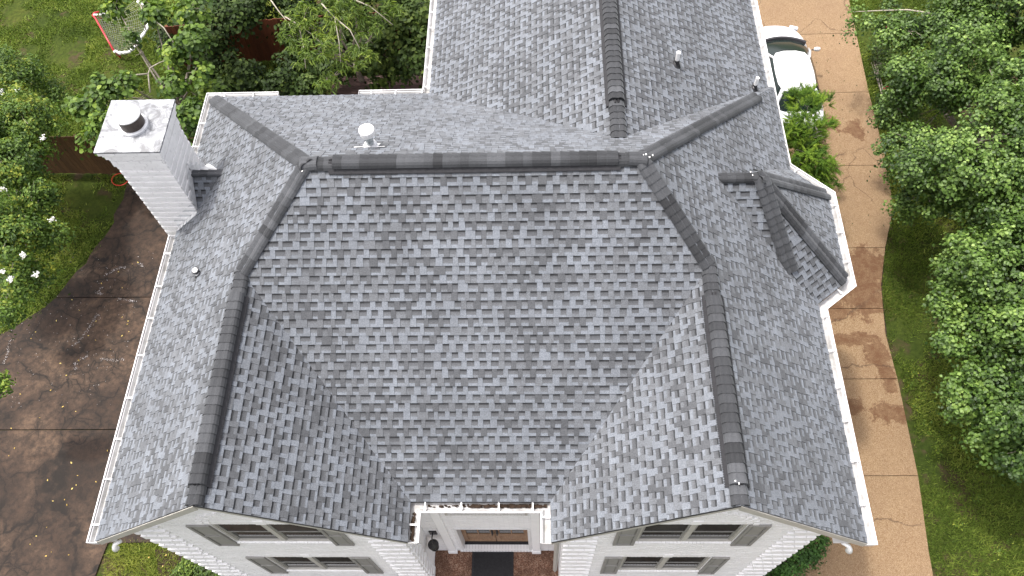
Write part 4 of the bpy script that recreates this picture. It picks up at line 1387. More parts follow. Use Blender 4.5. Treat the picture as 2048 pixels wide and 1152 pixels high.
def tree(name, label, cat, lobes, base, seed, mat, r0=.12, group=None, shape='round', droop=None, sz=.075, width=.85, trunk_mat=M_BARK, **kw):
    t = empty(name, base, label, cat, group)
    C_, N_, T_, P_ = crown(lobes, seed, size=sz, **kw)
    s = sz*rng.uniform(.7, 1.25, len(C_))
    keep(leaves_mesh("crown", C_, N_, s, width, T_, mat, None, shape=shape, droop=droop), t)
    trunk(base, lobes, r0, t, trunk_mat, seed)
    return t, P_

G_R = "row of pear trees along the right drive"
tree("pear_tree", "large leafy green tree at the top right overhanging the drive opposite the white car", "tree", LA, (20.6, 6.6, 0), 21, M_LEAF_PEAR, .17, G_R, gap=.20, rough=.30, inner=.10, cr=.17, dens=13, per=24, sub=8)
tree("pear_tree", "middle one of the three round green trees on the right lawn, tall and bushy", "tree", LB, (19.7, 1.3, 0), 22, M_LEAF_PEAR, .14, G_R, gap=.14, rough=.30, inner=.10, cr=.16, dens=14, per=24, sub=9)
tree("pear_tree", "smallest and lowest of the three green trees right of the drive, above shaded grass", "tree", LC, (18.8, -1.0, 0), 23, M_LEAF_PEAR, .12, G_R, gap=.12, rough=.30, inner=.10, cr=.16, dens=15, per=24, sub=9)
# bare branch reaching over the drive
mb = MB(); mb.tube([(16.56,10.43,3.1),(17.25,10.12,3.4),(17.89,9.9,3.6),(18.41,9.64,3.7),(18.9,8.6,3.2)], [.008,.016,.022,.03,.04], 6)
spr = empty("pear_branch", (18.41, 9.64, 3.7), "thin pale branch with small leaves reaching left over the grass at the top right", "branch")
keep(mb.obj("twig", M_TWIG, smooth=True), spr)
C_, N_, T_, P_ = crown([(16.75,10.35,3.1,.30),(17.1,9.9,3.2,.34),(17.6,10.2,3.4,.34),(17.25,9.4,3.0,.28),(16.6,9.9,2.8,.2)], 31, dens=14, per=13, gap=.35, cr=.15)
keep(leaves_mesh("foliage", C_, N_, .072*rng.uniform(.7,1.2,len(C_)), .85, T_, M_LEAF_PEAR), spr)

# crape myrtle with white flower heads
myr, P_ = tree("crape_myrtle", "yellow-green crape myrtle with white flower clusters left of the old brown drive", "shrub", LM, (-8.2, 5.2, 0), 41, M_LEAF_MYRTLE, .05, None,
     sz=.088, width=.58, dens=17, per=30, cr=.21, gap=.30, zlow=-.3, inner=.35, rough=.35, trunk_mat=M_TWIG)
for i, (x, y, z) in enumerate([(-7.47, 7.49, 3.5), (-7.04, 7.54, 3.5), (-5.84, 5.87, 3.4), (-5.27, 2.22, 3.3), (-5.23, 2.03, 2.7), (-5.82, 1.87, 3.1), (-5.52, 1.65, 3.1), (-5.18, 3.57, 2.9), (-6.3, 4.1, 3.5), (-6.9, 5.9, 3.95)]):
    mb = MB()
    for _ in range(46):
        d = Vector((random.gauss(0,1), random.gauss(0,1), random.gauss(0,.7)))*.035
        a = Vector((random.gauss(0,1), random.gauss(0,1), random.gauss(0,1))).normalized()*.016
        b = a.cross(Vector((random.random(), random.random(), random.random()))).normalized()*.016
        c = Vector((x, y, z+.04))+d
        mb.add([c-a-b, c+a-b, c+a+b, c-a+b], [(0,1,2,3)])
    keep(mb.obj("flower_cluster", M_PETAL), myr)

# broad leaved redbud behind the chimney
rb, P_ = tree("redbud_tree", "bright broad-leaved tree with round leaves behind the white chimney", "tree", LR, (-3.7, 9.2, 0), 51, M_LEAF_REDBUD, .10, None,
     sz=.135, width=.95, dens=15, per=13, cr=.20, gap=.34, upw=1.1, inner=.30)
mb = MB()
for pts in ([(-3.66,7.97,2.9),(-3.72,8.45,3.15),(-3.65,8.59,3.25),(-3.36,8.68,3.35),(-3.0,8.8,3.4)], [(-3.72,8.45,3.15),(-3.98,8.32,3.25),(-4.44,8.04,3.35),(-4.9,7.8,3.3)], [(-4.34,10.9,3.8),(-4.15,10.48,3.6),(-3.54,10.06,3.4),(-3.2,9.6,3.2)], [(-4.15,10.48,3.6),(-4.2,10.2,3.2)]):
    mb.tube(pts, [.026,.022,.018,.013,.008][:len(pts)], 6)
keep(mb.obj("bare_branch", M_TWIG, smooth=True), rb)

# peach: long drooping leaves in tufts
pe = empty("peach_tree", (1.6, 10.6, 0), "peach tree with long drooping yellow-green leaves above the back gutter", "tree")
C_, N_, T_, P_ = crown(LP, 61, dens=11, per=1, gap=.25, cr=.05, zlow=-.2, inner=.25)
k = 13
idx = np.repeat(np.arange(len(P_)), k)
ang = rng.uniform(0, 6.28, len(idx)); out = np.stack([np.cos(ang), np.sin(ang), -.35+0*ang], 1)
sz_ = rng.uniform(.13, .21, len(idx))
cc = P_[idx]+rng.normal(size=(len(idx), 3))*.05+out*sz_[:, None]*.45
nn = unit(np.array([0, 0, 1.])+out*.45+rng.normal(size=(len(idx), 3))*.25)
keep(leaves_mesh("crown", cc, nn, sz_, .22, .50+.2*fbm(P_, 5, 1.3)[idx]+.15*rng.normal(size=len(idx)), M_LEAF_PEACH, None, shape='round', droop=out*1.5), pe)
trunk((1.6, 10.9, 0), LP, .09, pe, M_BARK, 61)
mb = MB()
for pts in ([(-.29,10.53,4.0),(.01,10.13,3.85),(.35,9.72,3.7),(.44,9.43,3.5)], [(.2,9.95,3.8),(.6,9.6,3.85),(1.0,9.29,3.8),(1.5,8.78,3.75)], [(1.49,9.63,4.5),(1.87,9.23,4.35),(1.98,8.67,4.0),(2.01,8.2,3.7)],
            [(1.87,9.23,4.35),(2.3,8.9,4.2),(2.55,8.5,3.9)], [(.7,9.5,3.85),(.85,8.9,3.6),(.9,8.4,3.3)], [(2.0,9.9,4.6),(2.8,9.7,4.3),(3.4,9.4,3.9)]):
    mb.tube(pts, [.020,.016,.012,.006][:len(pts)], 5)
keep(mb.obj("bare_branch", M_TWIG, smooth=True), pe)

# dark creeper and undergrowth between the trees and the deck
cr_ = empty("climbing_vine", (3.7, 10.6, 0), "dark broad-leaved vine heaped against the rear wing wall beside the white gutter", "vine")
LV1 = [l for l in LV if l[0] > 1.6]; LV2 = [l for l in LV if l[0] <= 1.6]
C_, N_, T_, P_ = crown(LV1+[(4.3, 10.4, 2.6, .55), (4.5, 9.4, 2.0, .5), (4.2, 11.6, 2.6, .7), (4.5, 8.6, 1.3, .4)], 71, dens=15, per=13, cr=.22, gap=.12, rough=.3)
keep(leaves_mesh("foliage", C_, N_, .125*rng.uniform(.7,1.25,len(C_)), .95, T_+.16, M_LEAF_DARK), cr_)
trunk((4.2, 10.9, 0), LV1, .05, cr_, M_BARK, 71)
C_, N_, T_, P_ = crown(LV2+[(-3.4, 9.6, .5, .5), (-3.2, 8.6, .5, .5), (-2.2, 8.6, .6, .5), (-1.2, 8.9, .5, .5), (-.2, 8.8, .6, .45), (.6, 8.9, .4, .35), (-4.3, 12.3, 1.0, .9), (-3.2, 13.2, 1.6, 1.0), (-1.0, 13.6, 1.8, 1.0), (1.2, 13.6, 1.8, 1.0), (3.2, 13.0, 2.0, 1.0)], 72, dens=14, per=14, cr=.24, gap=.20, rough=.3)
o = tag(leaves_mesh("undergrowth", C_, N_, .12*rng.uniform(.6,1.25,len(C_)), .9, T_, M_LEAF_DARK), "dark tangled undergrowth filling the corner behind the back gutter", "undergrowth", kind="stuff")

# feathery cypress by the car
cy = empty("cypress_tree", (14.75, 6.1, 0), "feathery bright green cypress beside the gutter, covering the rear of the white car", "tree")
C_, N_, T_, P_ = crown(LCY+[(14.6, 6.2, 2.2, .6), (14.9, 5.4, 1.9, .6), (15.0, 6.6, 1.8, .5), (14.95, 7.75, 2.5, .34), (15.3, 7.9, 2.2, .3), (14.95, 4.55, 1.9, .36), (15.1, 4.9, 1.5, .4)], 81, dens=22, per=1, cr=.06, gap=.05, zlow=-.5, inner=.4, rough=.35)
cen = np.array([14.75, 6.1, 1.9])
Cc, Nn, Tt, Dd, Ss = [], [], [], [], []
for p in P_:
    d0 = unit((p-cen)*np.array([1, 1, .45])+rng.normal(size=3)*.35)
    tb = .40+.2*rng.normal()
    for b in range(5):
        d = unit(d0+rng.normal(size=3)*.5+np.array([0, 0, .05]))
        m = 15
        s = np.linspace(.0, .26, m)[:, None]
        q = p+d*s+np.array([0, 0, -.9])*s**2
        side = unit(np.cross(d, [0, 0, 1.])+1e-6)
        for sg in (-1, 1):
            dd = unit(d*.8+side*sg*.8)
            ln = (.050*(1-.55*np.linspace(0, 1, m)))[:, None]
            Cc.append(q+dd*ln*.5); Dd.append(np.repeat(dd[None], m, 0)); Ss.append(ln[:, 0])
            Nn.append(unit(np.repeat(np.array([[0, 0, 1.]]), m, 0)+rng.normal(size=(m, 3))*.3)); Tt.append(np.full(m, tb)+rng.normal(size=m)*.1+.12*np.linspace(0, 1, m))
Cc, Nn, Tt, Dd, Ss = map(np.concatenate, (Cc, Nn, Tt, Dd, Ss))
keep(leaves_mesh("crown", Cc, Nn, Ss*1.2, .30, Tt, M_LEAF_CYP, None, shape='thin', droop=Dd*4, fold=.03), cy)
trunk((14.75, 6.1, 0), [(14.75, 6.1, 2.6, .5)]+LCY[:6], .06, cy, M_BARK, 81)

# small things that grow
def shrub(name, label, lobes, seed, mat, sz=.05, base=None, **kw):
    b = base or (lobes[0][0], lobes[0][1], 0)
    t = empty(name, b, label, "shrub")
    C_, N_, T_, P_ = crown(lobes, seed, **kw)
    keep(leaves_mesh("foliage", C_, N_, sz*rng.uniform(.7,1.25,len(C_)), .7, T_, mat), t)
    mb = MB()
    for l in lobes:
        for _ in range(5):
            mb.tube([(b[0]+random.uniform(-.1,.1), b[1]+random.uniform(-.1,.1), 0), (l[0]+random.uniform(-.2,.2)*l[3], l[1], l[2]*.6), (l[0]+random.uniform(-.6,.6)*l[3], l[1]+random.uniform(-.6,.6)*l[3], l[2]+l[3]*.5)], [.014,.010,.004], 5)
    keep(mb.obj("stems", M_BARK), t)
    return t
shrub("holly_bush", "compact glossy green bush at the right corner of the white brick front", [(13.15,-4.50,.45,.33),(13.45,-4.3,.55,.33),(13.75,-4.12,.55,.28),(12.95,-4.78,.35,.28)], 91, M_LEAF_HOLLY, .06, dens=34, per=18, cr=.12, gap=.0)
shrub("foundation_hedge", "dark green low hedge growing along the left front wall", [(-.75,-4.5,.3,.32),(-.35,-4.72,.35,.34),(.0,-4.95,.35,.32),(.25,-5.2,.3,.30),(-1.05,-4.75,.2,.25),(-.5,-5.2,.3,.35)], 92, M_LEAF_PEACH, .055, dens=30, per=18, cr=.13, gap=.0)
rs = shrub("rose_bush", "low bush with crimson blooms on the grass at the top of the right lawn", [(18.6,11.5,.5,.4),(18.95,11.0,.5,.4),(18.5,10.7,.35,.3),(18.4,9.6,.4,.3)], 93, M_LEAF_DARK, .06, dens=26, per=14, cr=.12, gap=.2)
for x, y, z in ((18.55,11.75,.95),(18.62,11.68,.92),(18.9,11.4,.95),(18.3,9.7,.75),(18.75,12.1,.9)):
    mb = MB()
    for _ in range(18):
        d = Vector((random.gauss(0,1), random.gauss(0,1), random.gauss(0,.6)))*.03
        c = Vector((x,y,z))+d
        mb.obox(c, (random.uniform(.012,.024),random.uniform(-.01,.01),0), (0,random.uniform(.012,.02),0), (0,0,.004))
    keep(mb.obj("bloom", M_PINK), rs)
sprig = empty("leafy_branch", (-6.5, -1.2, 2.2), "small bright leafy branch tip poking in over the old drive at the left edge", "branch")
C_, N_, T_, P_ = crown([(-5.05,-1.02,3.05,.24),(-5.2,-1.2,3.0,.26),(-5.6,-1.15,2.9,.3),(-4.85,-1.08,3.0,.16)], 95, dens=40, per=13, cr=.13, gap=.0)
keep(leaves_mesh("foliage", C_, N_, .095*rng.uniform(.7,1.25,len(C_)), .5, T_+.3, M_LEAF_REDBUD), sprig)
keep(MB().tube([(-6.6,-1.5,2.3),(-5.9,-1.3,2.75),(-5.2,-1.1,3.0)], [.03,.02,.006], 6).obj("twig", M_BARK), sprig)

# grass --------------------------------------------------------------
def grass(name, label, x0, x1, y0, y1, dens, test, h=(.03,.075), w=.016, clover=False, seed=1):
    r = np.random.default_rng(seed)
    n = int((x1-x0)*(y1-y0)*dens)
    P = np.stack([r.uniform(x0, x1, n), r.uniform(y0, y1, n), np.zeros(n)], 1)
    P = P[test(P[:, 0], P[:, 1])]
    f = fbm(P, seed+100, .9)
    P = P[f > -.35+.5*r.random(len(P))-.25]
    n = len(P)
    f = fbm(P, seed+200, .55)
    hh = r.uniform(*h, n)*(1+.4*f)
    a = r.uniform(0, 6.28, n)
    t = np.stack([np.cos(a), np.sin(a), 0*a], 1)*w*(1 if not clover else 1.4)
    lean = r.normal(size=(n, 3))*np.array([1, 1, 0])*hh[:, None]*(.55 if not clover else .9)
    top = P+lean+np.array([0, 0, 1.])*hh[:, None]
    V_ = np.stack([P-t, P+t, top], 1).reshape(-1, 3)
    F = np.arange(n*3).reshape(-1, 3)
    tone = np.clip(.44+.34*f+.14*r.normal(size=n)+.16*fbm(P, seed+7, 3.5), 0, 1)
    o = npmesh(name, V_, F, np.repeat(tone, 3), M_GRASS)
    return tag(o, label, "grass", kind="stuff")
er = sorted(EDGE_R); ery = np.array([e[0] for e in er]); erx = np.array([e[1] for e in er])
el = sorted(EDGE_L); ely = np.array([e[0] for e in el]); elx = np.array([e[1] for e in el])
grass("grass", "shaded and sunlit lawn right of the tan drive", 16.3, 21.5, -7, 14.5, 1900, lambda x, y: x > np.interp(y, ery, erx)-.02+.07*np.sin(y*2.3)*np.sin(y*.9)+.05*np.sin(y*17)+.16*(np.abs(y+.7) < 1.3), h=(.045,.105), w=.012, seed=3)
grass("grass", "clovered back lawn behind the brown fence", -13.5, -.5, 7.5, 16.5, 1700, lambda x, y: y > 7.45, clover=True, w=.014, seed=4)
grass("grass", "patchy shaded grass between the brown fence and the old drive", -12, -3.2, 1.5, 7.3, 1500, lambda x, y: (x < np.interp(y, ely, elx)-.02+.12*np.sin(y*6)) | (y > 6.85), clover=True, w=.013, seed=5)
grass("grass", "small lawn between the old drive and the left front wall", -3.2, .2, -7.2, -3.95, 2600, lambda x, y: (x > -3.05+.06*np.sin(y*9)) & (x < -1.25), w=.010, seed=6)
# broad-leaved weeds along the drive edge
WC, WN, WS = [], [], []
for i, (x, y, s) in enumerate([(17.0,.02,.14),(17.13,-.38,.12),(17.05,-.62,.10),(17.25,-1.0,.13),(17.22,-1.25,.09),(17.45,.1,.12),(17.3,-1.75,.09),(17.2,.35,.10),(18.1,-4.2,.16),(18.4,-3.9,.14),(17.3,-3.55,.10),(17.6,-.8,.08),(17.9,-2.9,.1)]):
    n = 22
    WC.append(np.array([x, y, .06])+rng.normal(size=(n, 3))*np.array([s*.6, s*.6, .02]))
    WN.append(unit(rng.normal(size=(n, 3))*.4+np.array([0, 0, 1.]))); WS.append(rng.uniform(.03, .065, n))
WC, WN, WS = np.concatenate(WC), np.concatenate(WN), np.concatenate(WS)
tag(leaves_mesh("weeds", WC, WN, WS, .6, rng.uniform(.35, .8, len(WC)), M_LEAF_MYRTLE), "small bright broad-leaved weeds in the soil along the edge of the tan drive", "weeds", kind="stuff")
# litter: pale petals washed into lines, yellow leaves
lit = []
for pts in ([(-5.24,3.55),(-5.0,3.72),(-4.83,3.86),(-4.65,3.84)], [(-4.62,2.80),(-4.25,2.74),(-4.1,2.7)], [(-5.05,2.3),(-5.14,2.1),(-5.22,1.8),(-5.35,1.49),(-5.5,1.3)], [(-4.6,.92),(-4.3,.87),(-3.95,.88)], [(-7.35,1.5),(-7.28,1.1),(-7.3,.8)], [(-5.0,1.0),(-5.3,.8),(-5.2,.6)],
            [(-5.15,3.2),(-5.3,3.0),(-5.1,2.95)], [(-4.3,3.95),(-4.1,3.85)]):
    for a, b in zip(pts, pts[1:]):
        for _ in range(34):
            t = random.random(); lit.append((a[0]+(b[0]-a[0])*t+random.gauss(0,.025), a[1]+(b[1]-a[1])*t+random.gauss(0,.022)))
for _ in range(260): lit.append((random.uniform(-7.5,-3.9), random.uniform(-.5,4.4)))
n = len(lit)
C_ = np.array([(x, y, .052) for x, y in lit])
lo_ = leaves_mesh("petal_litter", C_, unit(rng.normal(size=(n, 3))*.35+np.array([0, 0, 1.])), rng.uniform(.010, .032, n), .7, rng.uniform(0, 1, n), mat_leaf("dry_petal", (.11,.09,.08), (.24,.22,.21), (.42,.40,.39), .9, .0, .1))
tag(lo_, "pale petals washed into lines on the old brown drive", "litter", kind="stuff")
M_YEL = mat_leaf("yellow_leaf", (.28,.20,.05), (.42,.30,.08), (.55,.45,.16), .7, .1, .2)
ys = [(random.uniform(-7.4,-3.7), random.uniform(-5.6,4.6)) for _ in range(58)]+[(random.uniform(-3,-1.4), random.uniform(-5,-4.2)) for _ in range(3)]
ys = [p for p in ys if p[0] > interp(EDGE_L, p[1])+.1]
n = len(ys)
lo_ = leaves_mesh("fallen_leaves", np.array([(x, y, .055) for x, y in ys]), unit(rng.normal(size=(n, 3))*.3+np.array([0, 0, 1.])), rng.uniform(.03, .065, n), .6, rng.uniform(0, 1, n), M_YEL)
tag(lo_, "small yellow leaves scattered on the old brown drive", "leaves", kind="stuff")
bl = [(random.gauss(16.9,.5), random.gauss(10.6,1.6)) for _ in range(60)]
bl = [p for p in bl if 15.9 < p[0] < interp(EDGE_R, p[1])-.05]
n = len(bl)
lo_ = leaves_mesh("drive_specks", np.array([(x, y, .064) for x, y in bl]), unit(rng.normal(size=(n, 3))*.3+np.array([0, 0, 1.])), rng.uniform(.02, .05, n), .8, rng.uniform(0, .4, n), M_LEAF_DARK)
tag(lo_, "dark specks of leaf litter on the tan drive above the wet stain", "litter", kind="stuff")

# ------------------------------------------------------------------ fences, deck, goal, small things
def fence(label, a, b, h, mat, pitch=.145, seed=1, posts=2.4, rails=True):
    a = Vector(a); b = Vector(b); d = (b-a); L = d.length; d.normalize(); nrm = Vector((-d.y, d.x, 0))
    f = empty("wooden_fence", a, label, "fence")
    r = random.Random(seed)
    n = int(L/pitch); me = None
    variants = []
    for t in (.75, .88, 1.0, 1.14):
        m = MB(); m.obox((0, 0, h/2+.03), d*(pitch/2-.004), nrm*.010, Vector((0, 0, h/2-.03)), t)
        variants.append(m.obj("plank", mat))
    used = [0]*4
    for i in range(n):
        j = r.randrange(4)
        o = variants[j] if not used[j] else variants[j].copy()
        if used[j]: COL.objects.link(o)
        used[j] = 1
        o.location = a+d*((i+.5)*pitch)+nrm*r.uniform(-.003, .003)+Vector((0, 0, r.uniform(-.02, .015)))
        keep(o, f)
    for j in range(4):
        if not used[j]: bpy.data.objects.remove(variants[j])
    k = int(L/posts)+1
    for i in range(k+1):
        m = MB(); p = a+d*min(i*posts, L)+nrm*.075
        m.obox(p+Vector((0,0,h/2)), d*.045, nrm*.045, Vector((0,0,h/2-.05)))
        keep(m.obj("post", mat), f)
    for z in (.3, h/2, h-.25):
        m = MB(); m.obox((a+b)/2+nrm*.032+Vector((0,0,z)), d*(L/2), nrm*.019, Vector((0,0,.045)))
        keep(m.obj("rail", mat), f)
    return f
fence("brown stained board fence left of the chimney, in front of the back lawn", (-13.5, 7.55, 0), (-.45, 7.12, 0), 1.82, M_FENCE, seed=2)
fence("red-brown board fence half hidden by the dark undergrowth at the back", (-4.6, 11.9, 0), (4.4, 12.5, 0), 1.8, M_REDFENCE, seed=3)

dk_ = empty("wooden_deck", (2.9, 7, 0), "weathered red-brown plank deck behind the back gutter under the vines", "deck")
m = MB(); m.box((.75, 4.42, .0), (4.93, 10.9, .36)); keep(m.obj("frame", M_SOIL), dk_)
vs_ = []
for t in (.7, .85, 1.0, 1.15):
    m = MB(); m.box((.70, 0, .365), (4.95, .132, .40), t); vs_.append(m.obj("plank", M_DECKWOOD))
used = [0]*4
y = 4.42; 
while y < 10.85:
    j = random.randrange(4)
    o = vs_[j] if not used[j] else vs_[j].copy()
    if used[j]: COL.objects.link(o)
    used[j] = 1
    o.location = (random.uniform(-.01, .01), y, random.uniform(-.003, .003)); keep(o, dk_)
    y += .142

# hockey goal lying in the grass
M_RED = simple("red_enamel", (0.42, 0.018, 0.028), 0.35, 0.5, var=.2, scale=8)
M_PAD = simple("white_padding", (0.74, 0.74, 0.72), 0.8, 0.1, var=.3, scale=26)
M_NET = simple("white_cord", (0.30, 0.31, 0.27), 0.9, 0.1)
gl = empty("hockey_goal", (-7.3, 13.3, 0), "hockey goal with red bar, white padded frame and net on the back lawn", "goal")
pa, pb = Vector((-8.30, 14.15, .42)), Vector((-7.10, 12.36, .36))
mb = MB(); mb.tube([pa+Vector((.18,.12,0)), pa+Vector((.02,.06,0)), pa+Vector((0,-.06,0)), pa.lerp(pb, .12), pa.lerp(pb, .5), pb], .032, 10); keep(mb.obj("crossbar", M_RED, smooth=True), gl)
mb = MB(); mb.tube([pa+Vector((0,-.02,0)), pa+Vector((.05,.2,-.36))], .030, 8); mb.tube([pb, pb+Vector((.05,.05,-.33))], .030, 8); keep(mb.obj("post", M_RED), gl)
arc = [pb, Vector((-6.86,12.30,.33)), Vector((-6.60,12.36,.31)), Vector((-6.44,12.62,.30)), Vector((-6.36,13.0,.30)), Vector((-6.28,13.35,.30)), Vector((-6.25,13.7,.30)), Vector((-6.28,14.05,.32)), Vector((-6.5,14.6,.34)), Vector((-7.0,14.9,.36))]
mb = MB()
dense = []
for a, b in zip(arc, arc[1:]):
    for i in range(5): dense.append(a.lerp(b, i/5)+Vector((random.gauss(0,.010), random.gauss(0,.010), random.gauss(0,.008))))
mb.tube(dense, [random.uniform(.035,.065) for _ in dense], 8); keep(mb.obj("padding", M_PAD), gl)
arc2 = [pa+Vector((.05,-.05,.02)), pa+Vector((.24,-.07,.02)), pa+Vector((.42,.0,.02)), pa+Vector((.55,.16,.02))]
mb = MB(); mb.tube(arc2, .034, 8); keep(mb.obj("shelf_bar", M_PAD, smooth=True), gl)
net = MB()
bar = [pa.lerp(pb, i/22) for i in range(23)]
def arcpt(t):
    t *= len(arc)-1; i = min(int(t), len(arc)-2); return arc[i].lerp(arc[i+1], t-i)
full = [arcpt(1-i/22) for i in range(23)]
for i in range(23):
    a, b = bar[i], full[i]
    ptsn = [a.lerp(b, k/8)-Vector((0,0,.22*math.sin(math.pi*k/8))) for k in range(9)]
    net.tube(ptsn, .0032, 3, cap=False)
for k in range(1, 24):
    ptsn = [bar[i].lerp(full[i], k/24)-Vector((0,0,.22*math.sin(math.pi*k/24))) for i in range(0, 23)]
    net.tube(ptsn, .0032, 3, cap=False)
o = keep(net.obj("net", M_NET), gl)

# orange hoop by the fence, rock, pale stump
M_ORANGE = simple("orange_red_plastic", (0.62, 0.045, 0.02), 0.4, 0.4)
mb = MB(); pts = [(-5.62+.26*math.cos(t), 7.02+.20*math.sin(t), .12+.05*math.sin(t)) for t in np.linspace(0, 2*math.pi, 28)[:-1]]
mb.tube(pts, .014, 7, close=True)
tag(mb.obj("hose_loop", M_ORANGE, smooth=True), "orange-red hose loop lying at the foot of the brown fence beside the chimney", "hose")
def rock(x, y, s, label, mat, name="boulder"):
    bmv = MB(); prof = []
    N1, N2 = 10, 7
    vs = []; fs = []
    for j in range(N2+1):
        ph = math.pi*j/N2
        for i in range(N1):
            th = 2*math.pi*i/N1
            d = Vector((math.sin(ph)*math.cos(th), math.sin(ph)*math.sin(th), math.cos(ph)))
            rr = s*(1+.25*mnoise.noise(d*1.7+Vector((x, y, 0))))
            vs.append((x+d.x*rr, y+d.y*rr*.8, s*.35+d.z*rr*.7))
    for j in range(N2):
        for i in range(N1):
            fs.append((j*N1+i, (j+1)*N1+i, (j+1)*N1+(i+1) % N1, j*N1+(i+1) % N1))
    bmv.add(vs, fs)
    return tag(bmv.obj(name, mat, smooth=True), label, "rock")
M_ROCK = simple("grey_limestone", (0.23, 0.24, 0.26), 0.9, 0.1, var=.35, scale=9, bump=.6)
rock(-8.15, 6.35, .24, "grey rounded rock in the grass below the brown fence at the left", M_ROCK)

# ------------------------------------------------------------------ car
M_CAR = NT("white_car_paint", 0.25, 0.5); M_CAR.base((0.66, 0.66, 0.665)); M_CAR.b.inputs["Coat Weight"].default_value = .6; M_CAR = M_CAR.m
M_CARGLASS = NT("car_glass", 0.12, 0.25); M_CARGLASS.base((0.012, 0.020, 0.018)); M_CARGLASS = M_CARGLASS.m
M_TYRE = simple("tyre_rubber", (0.02,0.02,0.02), .8); M_RIM = simple("alloy", (.45,.45,.46), .3, .5, metal=.8)
M_REDLAMP = simple("tail_lamp_lens", (.35,.01,.01), .15, .6); M_HEADLAMP = simple("head_lamp_lens", (.55,.57,.6), .1, .7)
car = empty("parked_car", (15.32, 10.35, .06), "white car parked on the tan drive, its rear under the feathery cypress", "car")
CX, CY, CZ = 15.32, 10.35, .06
def cp(x, y, z): return (CX+x, CY+y, CZ+z)
ST = [(2.34,.16,.50,.42),(2.28,.44,.58,.34),(2.12,.62,.66,.28),(1.80,.78,.76,.24),(1.45,.875,.83,.22),(1.0,.89,.92,.22),(.4,.90,.93,.22),(-.4,.90,.94,.22),(-1.1,.90,.97,.22),(-1.6,.885,1.0,.24),(-2.0,.85,.99,.28),(-2.2,.78,.94,.32),(-2.30,.62,.84,.40)]
body = MB(); vs = []; K = 13
for (y, w, top, bot) in ST:
    half = [(0,bot),(.80*w,bot),(.97*w,bot+.10),(1.0*w,bot+(top-bot)*.45),(.985*w,bot+(top-bot)*.72),(.90*w,top-.035),(.62*w,top)]
    ring = half+[(0,top+.018)]+[(-x, z) for x, z in half[:0:-1]]
    vs += [cp(x, y, z) for x, z in ring]
K = len(ring)
fs = []
for i in range(len(ST)-1):
    for k in range(K):
        fs.append((i*K+k, i*K+(k+1) % K, (i+1)*K+(k+1) % K, (i+1)*K+k))
fs.append(tuple(range(K))[::-1]); fs.append(tuple((len(ST)-1)*K+k for k in range(K)))
body.add(vs, fs)
bo_ = keep(body.obj("body", M_CAR, smooth=True), car)
md = bo_.modifiers.new("sub", 'SUBSURF'); md.levels = 2; md.render_levels = 2
# greenhouse: glass shell with a white roof and pillars
def cab(y, w, z): return (y, w, z)
base = [(1.24, .22), (1.12,.58), (.82,.80), (-.1,.85), (-1.15,.82), (-1.75,.70), (-1.92,.42)]
topr = [(.28, .18), (.20,.43), (.0,.545), (-.6,.57), (-1.05,.55), (-1.30,.47), (-1.36,.30)]
gz = .93; rz = 1.37
def ring_pts(tab, z, bow=.0):
    R_ = [cp(w, y, z) for y, w in tab]; L_ = [cp(-w, y, z) for y, w in tab[::-1]]
    return R_+L_
bR, tR = ring_pts(base, gz), ring_pts(topr, rz)
m_ = len(bR)
mid = [tuple(Vector(a).lerp(Vector(b), .5)+Vector(((Vector(a)-Vector(cp(0, -.3, 0))).x*.035, (Vector(a)-Vector(cp(0,-.3,0))).y*.03, .015))) for a, b in zip(bR, tR)]
gm_ = MB(); gm_.add(bR+mid+tR, [(i, (i+1) % m_, (i+1) % m_+m_, i+m_) for i in range(m_)]+[(i+m_, (i+1) % m_+m_, (i+1) % m_+2*m_, i+2*m_) for i in range(m_)])
keep(gm_.obj("window_glass", M_CARGLASS, smooth=True), car)
rf = MB(); vs = []
cen_y = -.58
for sc_, dz in ((1.035, -.012), (1.0, .012), (.8, .035), (.45, .052)):
    vs += [tuple(Vector(cp(0, cen_y, rz+dz))+Vector((p[0]-CX, p[1]-CY-cen_y, 0))*sc_) for p in tR]
fs = [(j*m_+i, j*m_+(i+1) % m_, (j+1)*m_+(i+1) % m_, (j+1)*m_+i) for j in range(3) for i in range(m_)]+[tuple(3*m_+i for i in range(m_))]
rf.add(vs, fs); keep(rf.obj("roof_panel", M_CAR, smooth=True), car)
pl = MB()
def off(p, k=.012): v = Vector(p)-Vector(cp(0,-.3,.8)); return Vector(p)+v.normalized()*k
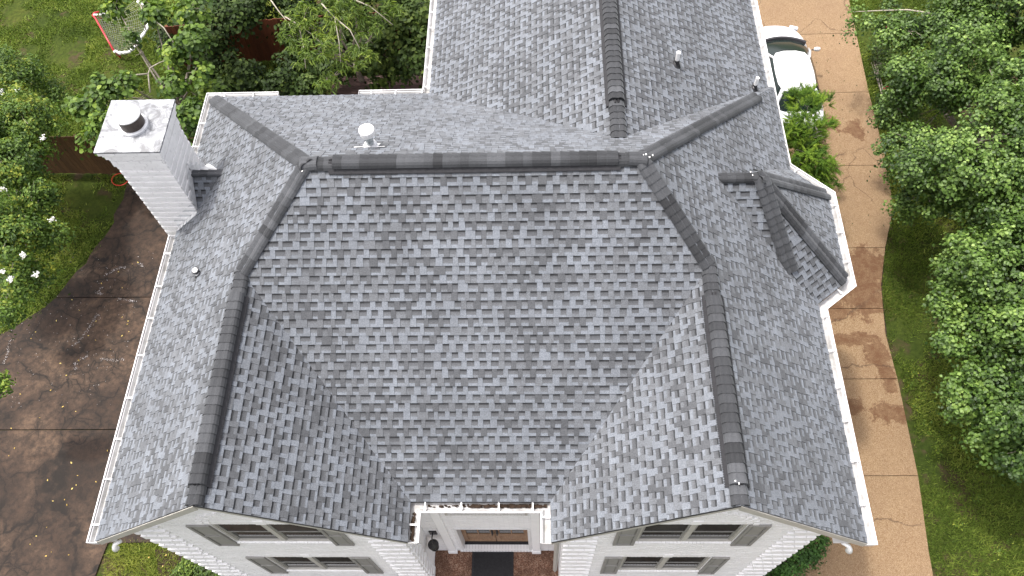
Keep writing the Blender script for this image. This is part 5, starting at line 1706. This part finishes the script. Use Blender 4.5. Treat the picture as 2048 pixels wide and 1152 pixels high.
for i, r_ in ((2,.035), (m_-3,.035), (5,.06), (m_-6,.06)):
    keep(MB().tube([off(bR[i]), off(mid[i]), off(tR[i])], r_, 8).obj("pillar", M_CAR, smooth=True), car)
cwl = MB(); cwl.tube([cp(x, 1.30-.42*abs(x)**2, .94) for x in np.linspace(-.74, .74, 13)], .070, 6); keep(cwl.obj("cowl", M_BLACK), car)
wp = MB(); wp.tube([cp(-.62,1.12,.99), cp(-.1,1.06,1.0)], .010, 5); wp.tube([cp(.05,1.12,.99), cp(.55,1.02,1.0)], .010, 5); keep(wp.obj("wiper", M_BLACK), car)
for s in (-1, 1):
    mb = MB(); mb.lathe([(.02,-.05),(.09,-.04),(.105,.0),(.09,.05),(.02,.06)], (0,0,0), 14)
    mo = mb.obj("mirror", M_CAR, smooth=True); mo.scale = (1.05, .62, 1.0); mo.location = cp(s*1.02, .72, 1.0); keep(mo, car)
    mb = MB(); mb.tube([cp(s*.86,.74,.95), cp(s*.97,.73,.99)], .02, 6); keep(mb.obj("mirror_stalk", M_BLACK), car)
    mb = MB(); mb.obox(cp(s*.62, 2.12, .60), (.13,-.05*s,0), (.02*s,.06,0), (0,0,.05)); keep(mb.obj("headlight", M_HEADLAMP, bevel=.02), car)
    mb = MB(); mb.obox(cp(s*.66, -2.18, .78), (.13,.05*s,0), (.0,.05,0), (0,0,.06)); keep(mb.obj("tail_light", M_REDLAMP, bevel=.02), car)
    for yy in (1.42, -1.38):
        mb = MB(); mb.tube([cp(s*.72, yy, .32), cp(s*.90, yy, .32)], .32, 24); w_ = keep(mb.obj("wheel", M_TYRE, bevel=.02), car)
        mb = MB(); mb.tube([cp(s*.86, yy, .32), cp(s*.908, yy, .32)], .20, 20); keep(mb.obj("rim", M_RIM, bevel=.01), w_)
    mb = MB()
    for y0, y1 in ((-.28, .60), (-1.15, -.32)):
        mb.box(cp(s*.893-.010, (y0+y1)/2+.25, .74), cp(s*.893+.010, (y0+y1)/2+.40, .765))
    keep(mb.obj("door_handle", M_CAR), car)
mb = MB(); mb.box(cp(-.25, -2.32, .55), cp(.25, -2.29, .67)); keep(mb.obj("number_plate", M_PVC), car)
